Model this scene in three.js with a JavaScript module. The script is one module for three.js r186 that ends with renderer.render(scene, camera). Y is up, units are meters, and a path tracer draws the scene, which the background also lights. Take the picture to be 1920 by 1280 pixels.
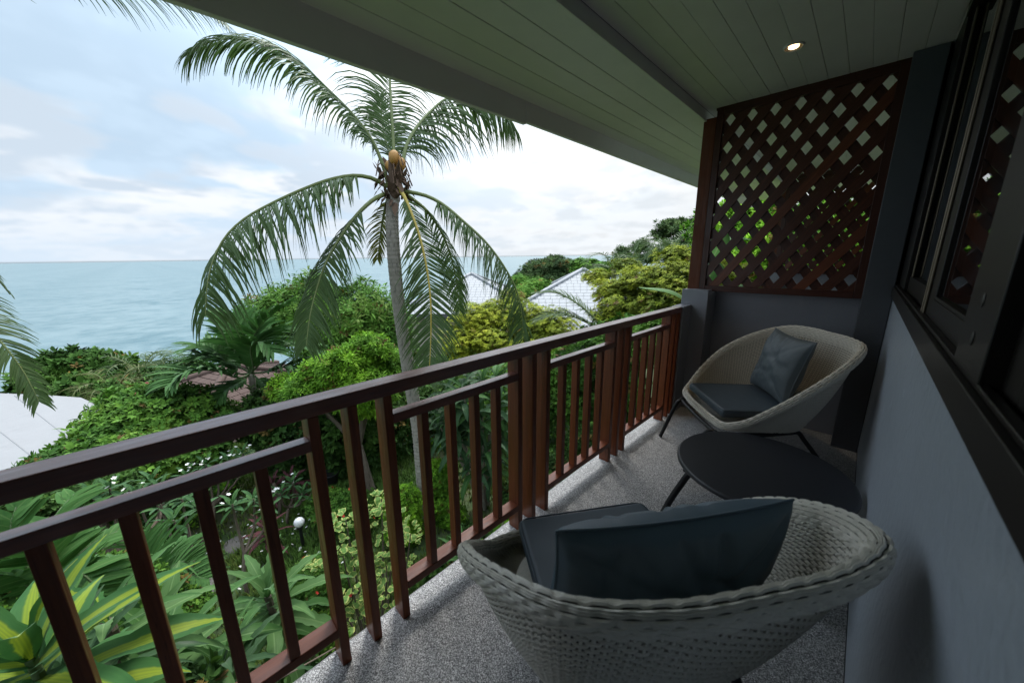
import * as THREE from 'three';
import { RoundedBoxGeometry } from 'three/addons/geometries/RoundedBoxGeometry.js';
import { mergeGeometries } from 'three/addons/utils/BufferGeometryUtils.js';

const V = (x, y, z) => new THREE.Vector3(x, y, z);
let seedState = 12345;
function rnd() { seedState = (seedState + 0x6d2b79f5) | 0; let t = Math.imul(seedState ^ (seedState >>> 15), 1 | seedState); t = (t + Math.imul(t ^ (t >>> 7), 61 | t)) ^ t; return ((t ^ (t >>> 14)) >>> 0) / 4294967296; }
const rr = (a, b) => a + (b - a) * rnd();
const reseed = (n) => { seedState = n; };
const lerp = (a, b, t) => a + (b - a) * t;
const clamp = (x, a = 0, b = 1) => Math.min(b, Math.max(a, x));
const smooth = (a, b, x) => { const t = clamp((x - a) / (b - a)); return t * t * (3 - 2 * t); };

// ---------------------------------------------------------------- camera, sky, sun, exposure
const scene = new THREE.Scene();
const renderer = new THREE.WebGLRenderer({ antialias: true });
renderer.setSize(1024, 682);
renderer.toneMapping = THREE.LinearToneMapping;
renderer.toneMappingExposure = 2.3;
renderer.shadowMap.enabled = true;

const EYE = V(0, 1.45, 0);
const AX = V(0.7188, -0.0130, -0.6951), AU = V(-0.1521, 0.9729, -0.1754), AF = V(-0.6785, -0.2312, -0.6973);
const camera = new THREE.PerspectiveCamera(87.27, 1024 / 682, 0.05, 90000);
camera.position.copy(EYE);
camera.up.copy(AU);
camera.lookAt(EYE.clone().add(AF));
camera.focus = 3.0; camera.userData.fStop = 2.8;
camera.updateMatrixWorld(true);

// a direction of sight, followed to a horizontal distance or a level: how the places below were surveyed from the photograph
const sight = (u, v) => AF.clone().multiplyScalar(671.23).addScaledVector(AX, u - 960).addScaledVector(AU, 640 - v);
function at(u, v, dist) { const d = sight(u, v); return EYE.clone().addScaledVector(d, dist / Math.hypot(d.x, d.z)); }
function atY(u, v, y) { const d = sight(u, v); return EYE.clone().addScaledVector(d, (y - 1.45) / d.y); }

// value noise
function makeNoise(seed) {
  const p = new Uint8Array(512); reseed(seed);
  const a = Array.from({ length: 256 }, (_, i) => i);
  for (let i = 255; i > 0; i--) { const j = Math.floor(rnd() * (i + 1)); [a[i], a[j]] = [a[j], a[i]]; }
  for (let i = 0; i < 512; i++) p[i] = a[i & 255];
  const h = (x, y, z) => p[p[p[x & 255] + (y & 255)] + (z & 255)] / 255;
  return (x, y, z = 0) => {
    const X = Math.floor(x), Y = Math.floor(y), Z = Math.floor(z); x -= X; y -= Y; z -= Z;
    const u = x * x * (3 - 2 * x), v = y * y * (3 - 2 * y), w = z * z * (3 - 2 * z);
    return lerp(lerp(lerp(h(X, Y, Z), h(X + 1, Y, Z), u), lerp(h(X, Y + 1, Z), h(X + 1, Y + 1, Z), u), v), lerp(lerp(h(X, Y, Z + 1), h(X + 1, Y, Z + 1), u), lerp(h(X, Y + 1, Z + 1), h(X + 1, Y + 1, Z + 1), u), v), w);
  };
}
const noise = makeNoise(7);
const fbm = (x, y, z, o = 5) => { let s = 0, a = 0.5, n = 0; for (let i = 0; i < o; i++) { s += a * noise(x, y, z); n += a; a *= 0.5; x = x * 2.03 + 17.1; y = y * 2.03 + 5.3; z = z * 2.03 + 9.7; } return s / n; };

// the sky: bright broken overcast, air and clouds only
const SUN = V(-0.42, 0.80, -0.43).normalize();
{
  const W = 2048, H = 1024, d = new Float32Array(W * H * 4), dir = V(0, 0, 0);
  for (let r = 0; r < H; r++) {
    const up = ((r + 0.5) / H - 0.5) * Math.PI, y = Math.sin(up), c = Math.cos(up);
    for (let q = 0; q < W; q++) {
      const a = ((q + 0.5) / W - 0.5) * 2 * Math.PI, o = (r * W + q) * 4;
      const x = Math.cos(a) * c, z = Math.sin(a) * c;
      dir.set(x, y, z);
      let R, G, B;
      const yy = Math.max(y, 0), k = 1 / (yy + 0.16);
      const cx = x * k, cz = z * k;
      const warp = fbm(cx * 1.1 + 3, cz * 1.1, 2.0, 3) - 0.5;
      const n1 = fbm(cx * 1.25 + warp * 1.6 + 1.7, cz * 1.25 - warp * 1.2 + 4.2, 0.5, 6);
      const n2 = fbm(cx * 3.2 + 11 + warp * 1.5, cz * 3.2 + 3, 4.5, 7);
      const n3 = fbm(cx * 0.75 + 6.2, cz * 0.75 + 8.8, 7.5, 4);
      const cover = smooth(0.43, 0.55, n1 * 0.66 + n2 * 0.34);                 // white cloud over paler blue gaps
      const thick = smooth(0.46, 0.58, n3 * 0.5 + n2 * 0.5);                   // blue-grey undersides
      const blue = [0.485, 0.69, 0.90], white = [0.93, 0.955, 0.985], grey = [0.43, 0.575, 0.735];
      const mixc = (i) => lerp(lerp(blue[i], white[i], 0.25 + 0.75 * cover), grey[i], thick * 0.64 * (0.55 + 0.45 * cover));
      R = mixc(0); G = mixc(1); B = mixc(2);
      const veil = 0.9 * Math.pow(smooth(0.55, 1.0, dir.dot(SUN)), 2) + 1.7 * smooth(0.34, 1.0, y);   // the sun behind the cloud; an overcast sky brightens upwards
      const low = Math.exp(-Math.pow(yy / 0.085, 2) * 0.9);                    // haze bank over the sea
      const hz = [0.70, 0.795, 0.905];
      R = lerp(R, hz[0], low * 0.75); G = lerp(G, hz[1], low * 0.75); B = lerp(B, hz[2], low * 0.75);
      // the cloud is thinner, so whiter, to the north (along the coast) than out at sea
      const north = smooth(0.25, 0.95, -z / Math.max(0.05, c));
      const lift = north * 0.75 * (1 - smooth(0.25, 0.8, yy));
      const lc = 0.80 + 0.17 * smooth(0.35, 0.65, n2); R = lerp(R, 0.965 * lc, lift); G = lerp(G, 0.985 * lc, lift); B = lerp(B, lc, lift);
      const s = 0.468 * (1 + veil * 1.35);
      if (y < -0.02) { R = 0.10; G = 0.13; B = 0.12; }
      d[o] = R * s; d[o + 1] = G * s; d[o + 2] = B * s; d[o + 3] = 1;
    }
  }
  const t = new THREE.DataTexture(d, W, H, THREE.RGBAFormat, THREE.FloatType);
  t.mapping = THREE.EquirectangularReflectionMapping; t.magFilter = t.minFilter = THREE.LinearFilter; t.needsUpdate = true;
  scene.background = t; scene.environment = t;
}
const sun = new THREE.DirectionalLight(new THREE.Color(1, 0.965, 0.90), 1.5);
sun.position.copy(SUN).multiplyScalar(60); sun.target.position.set(-6, -2, -4);
sun.castShadow = true; sun.shadow.radius = 38; sun.shadow.mapSize.set(2048, 2048);
Object.assign(sun.shadow.camera, { left: -50, right: 50, top: 50, bottom: -50, near: 1, far: 160 });
scene.add(sun, sun.target);

// ---------------------------------------------------------------- helpers
const taken = new Map();
function numbered(name) { const n = taken.get(name) || 0; taken.set(name, n + 1); return n ? name + '_' + String(n).padStart(3, '0') : name; }
function tag(o, label, category, group, kind) { if (label) o.userData.label = label; if (category) o.userData.category = category; if (group) o.userData.group = group; if (kind) o.userData.kind = kind; return o; }
function thing(name, pos, label, category, group, turn = 0) {
  const o = new THREE.Group(); o.name = numbered(name); o.position.copy(pos); o.rotation.y = turn; scene.add(o);
  return tag(o, label, category, group);
}
const partCount = new WeakMap();
function part(name, geo, mat, parent, kind) {
  const m = new THREE.Mesh(geo, mat);
  if (!partCount.has(parent)) partCount.set(parent, new Map());
  const c = partCount.get(parent), n = c.get(name) || 0; c.set(name, n + 1);
  m.name = n ? name + '_' + String(n).padStart(3, '0') : name;
  m.castShadow = m.receiveShadow = true; if (kind) m.userData.kind = kind;
  parent.add(m); return m;
}
function one(name, geo, mat, label, category, group) { const m = new THREE.Mesh(geo, mat); m.name = numbered(name); m.castShadow = m.receiveShadow = true; scene.add(m); return tag(m, label, category, group); }
function struct(name, geo, mat) { const m = new THREE.Mesh(geo, mat); m.name = numbered(name); m.castShadow = m.receiveShadow = true; m.userData.kind = 'structure'; scene.add(m); return m; }
function dup(root, pos, turn, label, group) {
  const r = root.clone(); r.name = numbered(root.name.replace(/_\d{3}$/, '')); r.userData = { ...root.userData };
  if (pos) r.position.copy(pos); if (turn !== undefined) r.rotation.set(0, turn, 0);
  if (label) r.userData.label = label; if (group) r.userData.group = group;
  scene.add(r); return r;
}

// geometry writer for leaves, strips and tubes
class GB {
  constructor() { this.p = []; this.t = []; this.i = []; }
  get n() { return this.p.length / 3; }
  v(x, y, z, u = 0, w = 0) { this.p.push(x, y, z); this.t.push(u, w); return this.p.length / 3 - 1; }
  quad(a, b, c, d) { this.i.push(a, b, c, a, c, d); }
  geo(flat) {
    const g = new THREE.BufferGeometry();
    g.setAttribute('position', new THREE.Float32BufferAttribute(this.p, 3));
    g.setAttribute('uv', new THREE.Float32BufferAttribute(this.t, 2));
    g.setIndex(this.i); g.computeVertexNormals(); return g;
  }
}
const UPV = V(0, 1, 0), tmpA = V(0, 0, 0), tmpB = V(0, 0, 0);
// one blade: starts at p along d, bends down under its weight
function blade(gb, p, d, up, len, wid, o = {}) {
  const rag = o.rag ?? 0, n = o.n ?? 5, droop = o.droop ?? 0.5, fold = o.fold ?? 0.25, prof = o.prof ?? ((t) => Math.pow(Math.sin(Math.PI * Math.min(1, 0.08 + 0.92 * Math.pow(t, 0.72))), 0.8));
  const P = p.clone(), D = d.clone().normalize(), U = up.clone(), S = V(0, 0, 0), N = V(0, 0, 0), step = len / n, tw = o.twist ?? 0, wav = o.wave ?? 0, ph = rnd() * 6;
  let L = -1, M = -1, Rr = -1;
  for (let i = 0; i <= n; i++) {
    const t = i / n; S.crossVectors(D, U); if (S.lengthSq() < 1e-5) S.set(1, 0, 0.2); S.normalize(); N.crossVectors(S, D).normalize();
    if (tw) S.applyAxisAngle(D, tw * t);
    const w = wid * 0.5 * Math.max(prof(t), i === n ? 0.02 : 0.06) * (rag && i > 2 && i < n ? 1 - rag * Math.pow(rnd(), 4) : 1), w2 = rag && i > 2 && i < n ? w * (1 - rag * Math.pow(rnd(), 4)) : w, f = fold * w, wv = wav ? wav * w * Math.sin(ph + t * 9) : 0;
    const l = gb.v(P.x - S.x * w + N.x * (f + wv), P.y - S.y * w + N.y * (f + wv), P.z - S.z * w + N.z * (f + wv), 0, t), m = gb.v(P.x, P.y, P.z, 0.5, t), r = gb.v(P.x + S.x * w2 + N.x * (f - wv), P.y + S.y * w2 + N.y * (f - wv), P.z + S.z * w2 + N.z * (f - wv), 1, t);
    if (i) { gb.quad(L, M, m, l); gb.quad(M, Rr, r, m); }
    L = l; M = m; Rr = r;
    P.addScaledVector(D, step);
    D.y -= droop * (0.35 + 1.3 * t) / n; D.normalize();
  }
}
function tube(gb, pts, rad, sides = 6, vScale = 1) {
  const curve = pts.length > 2 ? pts : pts, n = curve.length, T = V(0, 0, 0), A = V(0, 0, 0), B = V(0, 0, 0); let prev = null, along = 0; const ref = V(0.31, 0.2, 0.93);
  for (let i = 0; i < n; i++) {
    T.subVectors(curve[Math.min(n - 1, i + 1)], curve[Math.max(0, i - 1)]).normalize();
    if (i === 0) { A.crossVectors(T, ref).normalize(); } else { A.addScaledVector(T, -A.dot(T)).normalize(); }
    B.crossVectors(T, A);
    if (i) along += curve[i].distanceTo(curve[i - 1]);
    const r = typeof rad === 'function' ? rad(i / (n - 1), along) : rad, ring = [];
    for (let k = 0; k <= sides; k++) { const a = (k / sides) * 2 * Math.PI, c = Math.cos(a) * r, s = Math.sin(a) * r; ring.push(gb.v(curve[i].x + A.x * c + B.x * s, curve[i].y + A.y * c + B.y * s, curve[i].z + A.z * c + B.z * s, k / sides, along * vScale)); }
    if (prev) for (let k = 0; k < sides; k++) gb.quad(prev[k], prev[k + 1], ring[k + 1], ring[k]);
    prev = ring;
  }
  if (prev) { const c = curve[n - 1], m = gb.v(c.x, c.y, c.z, 0.5, along); for (let k = 0; k < sides; k++) gb.i.push(prev[k], prev[k + 1], m); }
}
const spline = (pts, n) => new THREE.CatmullRomCurve3(pts, false, 'centripetal').getPoints(n);
// boxes with softened edges and uv in metres, grain along an axis (0 x, 1 y, 2 z)
function box(sx, sy, sz, r = 0.002, grain = 0, at3) {
  const g = r > 0 ? new RoundedBoxGeometry(sx, sy, sz, 1, Math.min(r, sx / 2.1, sy / 2.1, sz / 2.1)) : new THREE.BoxGeometry(sx, sy, sz).toNonIndexed();
  return metricUv(g, grain, at3);
}
function metricUv(g, grain = 0, at3) {
  const P = g.attributes.position, N = g.attributes.normal, uv = g.attributes.uv, ou = rnd() * 7, ov = rnd() * 7;
  for (let i = 0; i < P.count; i++) {
    const n = [Math.abs(N.getX(i)), Math.abs(N.getY(i)), Math.abs(N.getZ(i))], p = [P.getX(i), P.getY(i), P.getZ(i)], k = n[0] >= n[1] && n[0] >= n[2] ? 0 : n[1] >= n[2] ? 1 : 2;
    const axes = [0, 1, 2].filter((a) => a !== k), ua = axes.includes(grain) ? grain : axes[0], va = axes.find((a) => a !== ua);
    uv.setXY(i, p[ua] + ou, p[va] + ov);
  }
  if (at3) g.translate(...at3);
  return g;
}
// textures
function dataTex(w, h, fn, srgb, rep) {
  const d = new Uint8Array(w * h * 4);
  for (let y = 0; y < h; y++) for (let x = 0; x < w; x++) { const c = fn(x, y), o = (y * w + x) * 4; d[o] = clamp(c[0], 0, 1) * 255; d[o + 1] = clamp(c[1], 0, 1) * 255; d[o + 2] = clamp(c[2], 0, 1) * 255; d[o + 3] = 255; }
  const t = new THREE.DataTexture(d, w, h); t.wrapS = t.wrapT = THREE.RepeatWrapping; t.magFilter = THREE.LinearFilter; t.minFilter = THREE.LinearFilter;
  if (srgb) t.colorSpace = THREE.SRGBColorSpace; if (rep) t.repeat.set(...rep); t.needsUpdate = true; return t;
}
const toS = (l) => (l <= 0.0031308 ? l * 12.92 : 1.055 * Math.pow(l, 1 / 2.4) - 0.055);
const lin = (r, g, b) => new THREE.Color().setRGB(r, g, b);
const wrapN = (x, y, px, py, z, o = 4) => { // periodic-ish noise by blending
  const u = x / px, v = y / py, a = fbm(x, y, z, o), b = fbm(x - px, y, z, o), c = fbm(x, y - py, z, o), e = fbm(x - px, y - py, z, o);
  return lerp(lerp(a, b, u), lerp(c, e, u), v);
};
// ---------------------------------------------------------------- materials
const std = (o) => new THREE.MeshStandardMaterial(o), phys = (o) => new THREE.MeshPhysicalMaterial(o);
const woodTex = dataTex(512, 512, (x, y) => {
  const u = x / 512, v = y / 512;
  const g = wrapN(u * 5, v * 46, 5, 46, 3.1, 4), f = wrapN(u * 26, v * 150, 26, 150, 8.3, 3), b = wrapN(u * 3, v * 6, 3, 6, 1.7, 3);
  const k = 0.40 + 0.95 * g * (0.55 + 0.7 * b) - 0.34 * smooth(0.55, 0.72, f);
  return [toS(0.165 * k), toS(0.044 * k), toS(0.017 * k)];
}, true);
const woodBump = dataTex(512, 512, (x, y) => { const u = x / 512, v = y / 512, f = wrapN(u * 14, v * 120, 14, 120, 5.5, 4); return [f, f, f]; });
const woodRough = dataTex(256, 256, (x, y) => { const f = wrapN(x / 256 * 8, y / 256 * 14, 8, 14, 9.5, 4); return [1, 0.55 + 0.7 * smooth(0.35, 0.7, f), 0]; });
for (const t of [woodTex, woodBump, woodRough]) t.repeat.set(1.1, 3.2);
const M = {};
M.wood = phys({ map: woodTex, bumpMap: woodBump, bumpScale: 0.0012, roughness: 0.55, roughnessMap: woodRough, clearcoat: 0.25, clearcoatRoughness: 0.25, specularIntensity: 0.5 });
M.rail = M.wood.clone(); M.rail.clearcoat = 0.85; M.rail.clearcoatRoughness = 0.2; M.rail.ior = 1.5; M.rail.color = lin(1.05, 0.74, 0.62); M.rail.specularIntensity = 1; M.rail.roughness = 0.6;
M.wood.color = lin(1.02, 1.0, 0.92);
const woodDark = M.wood.clone(); woodDark.color = lin(0.42, 0.40, 0.42); M.woodDark = woodDark;
M.lattice = M.wood.clone(); M.lattice.color = lin(0.58, 0.60, 0.66);
const woodWarm = M.wood.clone(); woodWarm.color = lin(1.3, 1.2, 0.95); M.woodWarm = woodWarm;
M.post = M.wood.clone(); M.post.color = lin(0.95, 1.0, 1.05); M.post.clearcoat = 0.1; M.post.roughness = 0.8;

// terrazzo: washed pebble floor
const chips = (() => {
  const W = 1024, C = 5, n = Math.ceil(W / C), jx = [], jy = [], tone = [], rad = []; reseed(99);
  for (let i = 0; i < n * n; i++) { jx.push(rnd()); jy.push(rnd()); const k = rnd(); tone.push(k < 0.2 ? rr(0.05, 0.11) : k < 0.55 ? rr(0.16, 0.28) : k < 0.9 ? rr(0.34, 0.52) : rr(0.52, 0.66)); rad.push(rr(0.42, 0.8)); }
  const col = new Float32Array(W * W), hei = new Float32Array(W * W);
  for (let y = 0; y < W; y++) for (let x = 0; x < W; x++) {
    const cx = Math.floor(x / C), cy = Math.floor(y / C); let best = 9, bi = 0;
    for (let a = -1; a <= 1; a++) for (let b = -1; b <= 1; b++) { const i = ((cy + b + n) % n) * n + ((cx + a + n) % n), dx = (x / C - (cx + a) - jx[i]), dy = (y / C - (cy + b) - jy[i]), q = Math.hypot(dx, dy) / rad[i]; if (q < best) { best = q; bi = i; } }
    const inside = smooth(1.05, 0.85, best); col[y * W + x] = lerp(0.13, tone[bi], inside); hei[y * W + x] = inside * (1 - best * 0.4);
  }
  return { W, col, hei };
})();
const floorTex = dataTex(1024, 1024, (x, y) => { const c = chips.col[y * 1024 + x], d = 0.86 + 0.28 * wrapN(x / 1024 * 5, y / 1024 * 5, 5, 5, 2.2, 4); return [toS(c * d * 1.55), toS(c * d * 1.53), toS(c * d * 1.52)]; }, true, [1.7, 1.7]);
const floorBump = dataTex(1024, 1024, (x, y) => { const c = chips.hei[y * 1024 + x]; return [c, c, c]; }, false, [1.7, 1.7]);
M.floor = std({ map: floorTex, bumpMap: floorBump, bumpScale: 0.0018, roughness: 0.75 });
const plaster = dataTex(512, 512, (x, y) => { const f = wrapN(x / 512 * 10, y / 512 * 10, 10, 10, 4.4, 5), g = wrapN(x / 512 * 3, y / 512 * 3, 3, 3, 6.4, 3), k = 0.86 + 0.16 * f + 0.14 * g, s = smooth(0.72, 0.8, wrapN(x / 512 * 24, y / 512 * 7, 24, 7, 2.9, 3)) * 0.25; return [k + s, k + s, k + s].map((v) => toS(clamp(v * 0.9))); }, true, [0.9, 0.9]);
const plasterBump = dataTex(512, 512, (x, y) => { const f = wrapN(x / 512 * 60, y / 512 * 60, 60, 60, 3.4, 4), g = wrapN(x / 512 * 9, y / 512 * 9, 9, 9, 1.4, 3); return [f * 0.6 + g * 0.4, 0, 0].map((_, i, a) => a[0]); }, false, [0.9, 0.9]);
M.wall = std({ color: lin(0.26, 0.266, 0.295), map: plaster, bumpMap: plasterBump, bumpScale: 0.003, roughness: 0.42 });
const wallTex = dataTex(1024, 512, (x, y) => { const u = x / 1024, v = y / 512, a = wrapN(u * 7, v * 3, 7, 3, 4.4, 5), b = wrapN(u * 90, v * 7, 90, 7, 6.1, 3), d = wrapN(u * 22, v * 22, 22, 22, 8.1, 4), sc = smooth(0.70, 0.76, wrapN(u * 40, v * 18, 40, 18, 1.9, 3)), k = 0.82 + 0.14 * a + 0.06 * b + 0.06 * d + 0.14 * sc - 0.08 * smooth(0.62, 0.75, d); return [k, k, k * 1.0].map((q) => toS(clamp(q * 0.92))); }, true, [0.42, 0.84]);
M.houseWallLit = M.wall.clone(); M.houseWallLit.map = wallTex; M.houseWallLit.bumpScale = 0.011; M.houseWallLit.roughness = 0.36; M.houseWallLit.color = lin(0.44, 0.485, 0.55);  // lighter copy of the wall paint, the sky light on it put into the colour
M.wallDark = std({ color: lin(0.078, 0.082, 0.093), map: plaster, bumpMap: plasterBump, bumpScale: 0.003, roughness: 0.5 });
M.ceiling = std({ color: lin(0.88, 0.835, 0.84), map: plaster, roughness: 0.5 });
M.fascia = std({ color: lin(0.90, 0.85, 0.84), map: plaster, roughness: 0.6 });
M.roofSlab = std({ color: lin(0.2, 0.2, 0.2), roughness: 0.9 });
M.black = std({ color: lin(0.012, 0.0125, 0.014), roughness: 0.42, metalness: 0.2 });
const tableBump = dataTex(256, 256, (x, y) => { const f = wrapN(x / 256 * 60, y / 256 * 60, 60, 60, 2.4, 3); return [f, f, f]; }, false, [3, 3]);
M.tableTop = std({ color: lin(0.018, 0.021, 0.028), roughness: 0.38, bumpMap: tableBump, bumpScale: 0.0004 });
M.frame = phys({ color: lin(0.013, 0.0105, 0.009), roughness: 0.42, specularIntensity: 0.4, clearcoat: 0.12, clearcoatRoughness: 0.15 });
M.bronze = std({ color: lin(0.17, 0.135, 0.095), roughness: 0.42, metalness: 0.75 });
M.glass = phys({ color: lin(0.62, 0.66, 0.68), transmission: 1, thickness: 0, roughness: 0.0, ior: 1.6 });
M.curtain = std({ color: lin(0.24, 0.22, 0.23), roughness: 0.95, side: THREE.DoubleSide });
M.room = std({ color: lin(0.03, 0.03, 0.032), roughness: 0.9 });
const weaveTone = dataTex(256, 64, (x, y) => { const f = wrapN(x / 256 * 40, y / 64 * 12, 40, 12, 3.7, 3), g = wrapN(x / 256 * 9, y / 64 * 3, 9, 3, 5.7, 2), k = 0.62 + 0.5 * f * 0.7 + 0.35 * g; return [toS(0.66 * k), toS(0.625 * k), toS(0.55 * k)]; }, true);
M.wicker = phys({ map: weaveTone, color: lin(1.12, 1.12, 1.12), roughness: 0.45, clearcoat: 0.4, clearcoatRoughness: 0.3 });
M.weaveGapShade = std({ color: lin(0.04, 0.036, 0.03), roughness: 0.8, side: THREE.DoubleSide });  // near-black colour stands in for shade in the gaps of the weave
const cloth = dataTex(256, 256, (x, y) => { const f = wrapN(x / 256 * 12, y / 256 * 12, 12, 12, 7.7, 4), w = ((x + y) % 4 < 2 ? 0.04 : 0), k = 0.85 + 0.3 * f + w; return [k, k, k].map((v) => toS(clamp(v * 0.8))); }, true, [2, 2]);
const clothBump = dataTex(256, 256, (x, y) => { const f = wrapN(x / 256 * 5, y / 256 * 9, 5, 9, 1.1, 4); return [f, f, f]; }, false, [1, 1]);
M.pillow = phys({ color: lin(0.095, 0.150, 0.195), map: cloth, roughness: 0.5, bumpMap: clothBump, bumpScale: 0.0015, sheen: 0.3, sheenRoughness: 0.5 });
M.pillowGrey = phys({ color: lin(0.105, 0.132, 0.150), map: cloth, roughness: 0.56, bumpMap: clothBump, bumpScale: 0.0015, sheen: 0.3, sheenRoughness: 0.5 });
M.cushion = phys({ color: lin(0.060, 0.086, 0.112), map: cloth, roughness: 0.5, bumpMap: clothBump, bumpScale: 0.003 });

// ---------------------------------------------------------------- the balcony
// plan: x outwards to the sea is negative, the house wall is at +0.165, the rail runs along -z
const CEIL = 2.62, SOFF = 2.55, WALLX = 0.165;
{
  const slab = struct('balcony_floor', box(1.41, 0.22, 11.4, 0.012, 0), M.floor); slab.position.set(-0.53, -0.11, -3.9);
  const c = thing('ceiling', V(0, 0, 0)); c.userData.kind = 'structure';
  reseed(31);
  const inner = []; for (let x = -1.155; x < 0.5; x += 0.1105) inner.push(x);
  const gI = [0, 1, 2].map(() => box(0.1094, 0.014, 11.4, 0.003, 2)), gO = [0, 1, 2].map(() => box(0.155, 0.014, 11.4, 0.004, 2));
  inner.forEach((x, i) => part('ceiling_plank', gI[i % 3], M.ceiling, c).position.set(x + 0.055, CEIL + 0.007 + (i % 3) * 0.0006, -3.9));
  for (let i = 0; i < 5; i++) part('soffit_plank', gO[i % 3], M.ceiling, c).position.set(-1.18 - 0.08 - i * 0.159, SOFF + 0.007 + (i % 2) * 0.0006, -3.9);
  part('beam_board', box(0.02, 0.075, 11.4, 0.004, 2), M.ceiling, c).position.set(-1.165, SOFF + 0.0375 - 0.004, -3.9);
  part('cover_strip', box(0.028, 0.012, 11.4, 0.003, 2), M.ceiling, c).position.set(-1.163, SOFF - 0.008, -3.9);
  // the fascia boards hang from the edge of the eaves in two lengths that meet with a small step
  { const fb = part('fascia_board', box(0.035, 0.19, 3.6, 0.004, 2), M.fascia, c); fb.position.set(-1.978, 2.470, -0.4); fb.rotation.x = 0.0135; }
  part('fascia_board', box(0.035, 0.16, 7.4, 0.004, 2), M.fascia, c).position.set(-1.978, 2.494, -5.905);
  const roof = struct('roof_slab', box(9.2, 0.1, 12, 0.02, 0), M.roofSlab); roof.position.set(2.6, 2.73, -3.9);

  // house wall with the window band
  const wl = struct('house_wall', box(0.2, 1.16, 11.4, 0.008, 2), M.houseWallLit); wl.position.set(WALLX + 0.1, 0.58, -3.9);
  const bw = struct('added_back_wall', box(1.6, 2.7, 0.12, 0.008, 0), M.wallDark); bw.position.set(-0.6, 1.35, 0.92);  // added unseen wall behind the camera, keeps light off the near chair
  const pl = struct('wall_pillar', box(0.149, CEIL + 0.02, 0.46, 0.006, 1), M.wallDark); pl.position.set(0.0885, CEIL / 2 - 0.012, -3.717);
  const lw = struct('low_wall', box(1.0, 1.118, 0.16, 0.006, 0), M.wall); lw.position.set(-0.484, 0.559, -3.79);
  const colm = struct('corner_column', box(0.225, 1.137, 0.44, 0.006, 1), M.wall); colm.position.set(-1.072, 0.5685, -3.70);
  const stub = struct('rail_stub', box(0.105, 1.0, 0.20, 0.006, 1), M.wall); stub.position.set(-1.142, 0.50, -3.379);
}

// wooden balustrade
const railing = thing('balcony_railing', V(-1.155, 0, 0), 'dark red-brown wooden balustrade with grouped posts along the balcony edge', 'railing');
railing.rotation.set(-0.0085, -0.0165, 0);
{
  reseed(5);
  const R = railing, S0 = -0.84, S1 = 3.275;
  part('top_rail', box(0.078, 0.05, S1 - S0, 0.006, 2), M.rail, R).position.set(-0.039, 1.003, -(S0 + S1) / 2);
  const groups = [[-0.65, -0.535, -0.42], [0.276, 0.395, 0.518], [1.2, 1.308, 1.42], [2.125, 2.235, 2.332], [3.04, 3.15, 3.235]];
  const postG = [0, 1, 2, 3].map(() => box(0.076, 1.012, 0.032, 0.003, 1)), balG = [0, 1, 2, 3].map(() => box(0.042, 0.70, 0.031, 0.003, 1)), mats = [M.wood, M.woodWarm, M.wood, M.woodDark];
  let k = 0;
  groups.forEach((g, gi) => {
    for (const s of g) { part('post', postG[k % 4], mats[(k * 3 + gi) % 3], R).position.set(-0.0385, 0.474, -(s + 0.016)); k++; }
    if (gi < groups.length - 1) {
      const a = g[2] + 0.032, b = groups[gi + 1][0], c = (a + b) / 2, l = b - a + 0.002;
      part('middle_rail', box(0.048, 0.037, l, 0.004, 2), M.rail, R).position.set(-0.0235, 0.887, -c);
      part('bottom_rail', box(0.062, 0.037, l, 0.004, 2), M.wood, R).position.set(-0.0315, 0.152, -c);
      const sp = (b - a) / 5;
      for (let j = 1; j <= 4; j++) part('baluster', balG[(k + j) % 4], mats[(k + j * 2) % 3], R).position.set(-0.024, 0.52, -(a + sp * j));
    }
  });
}

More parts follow.
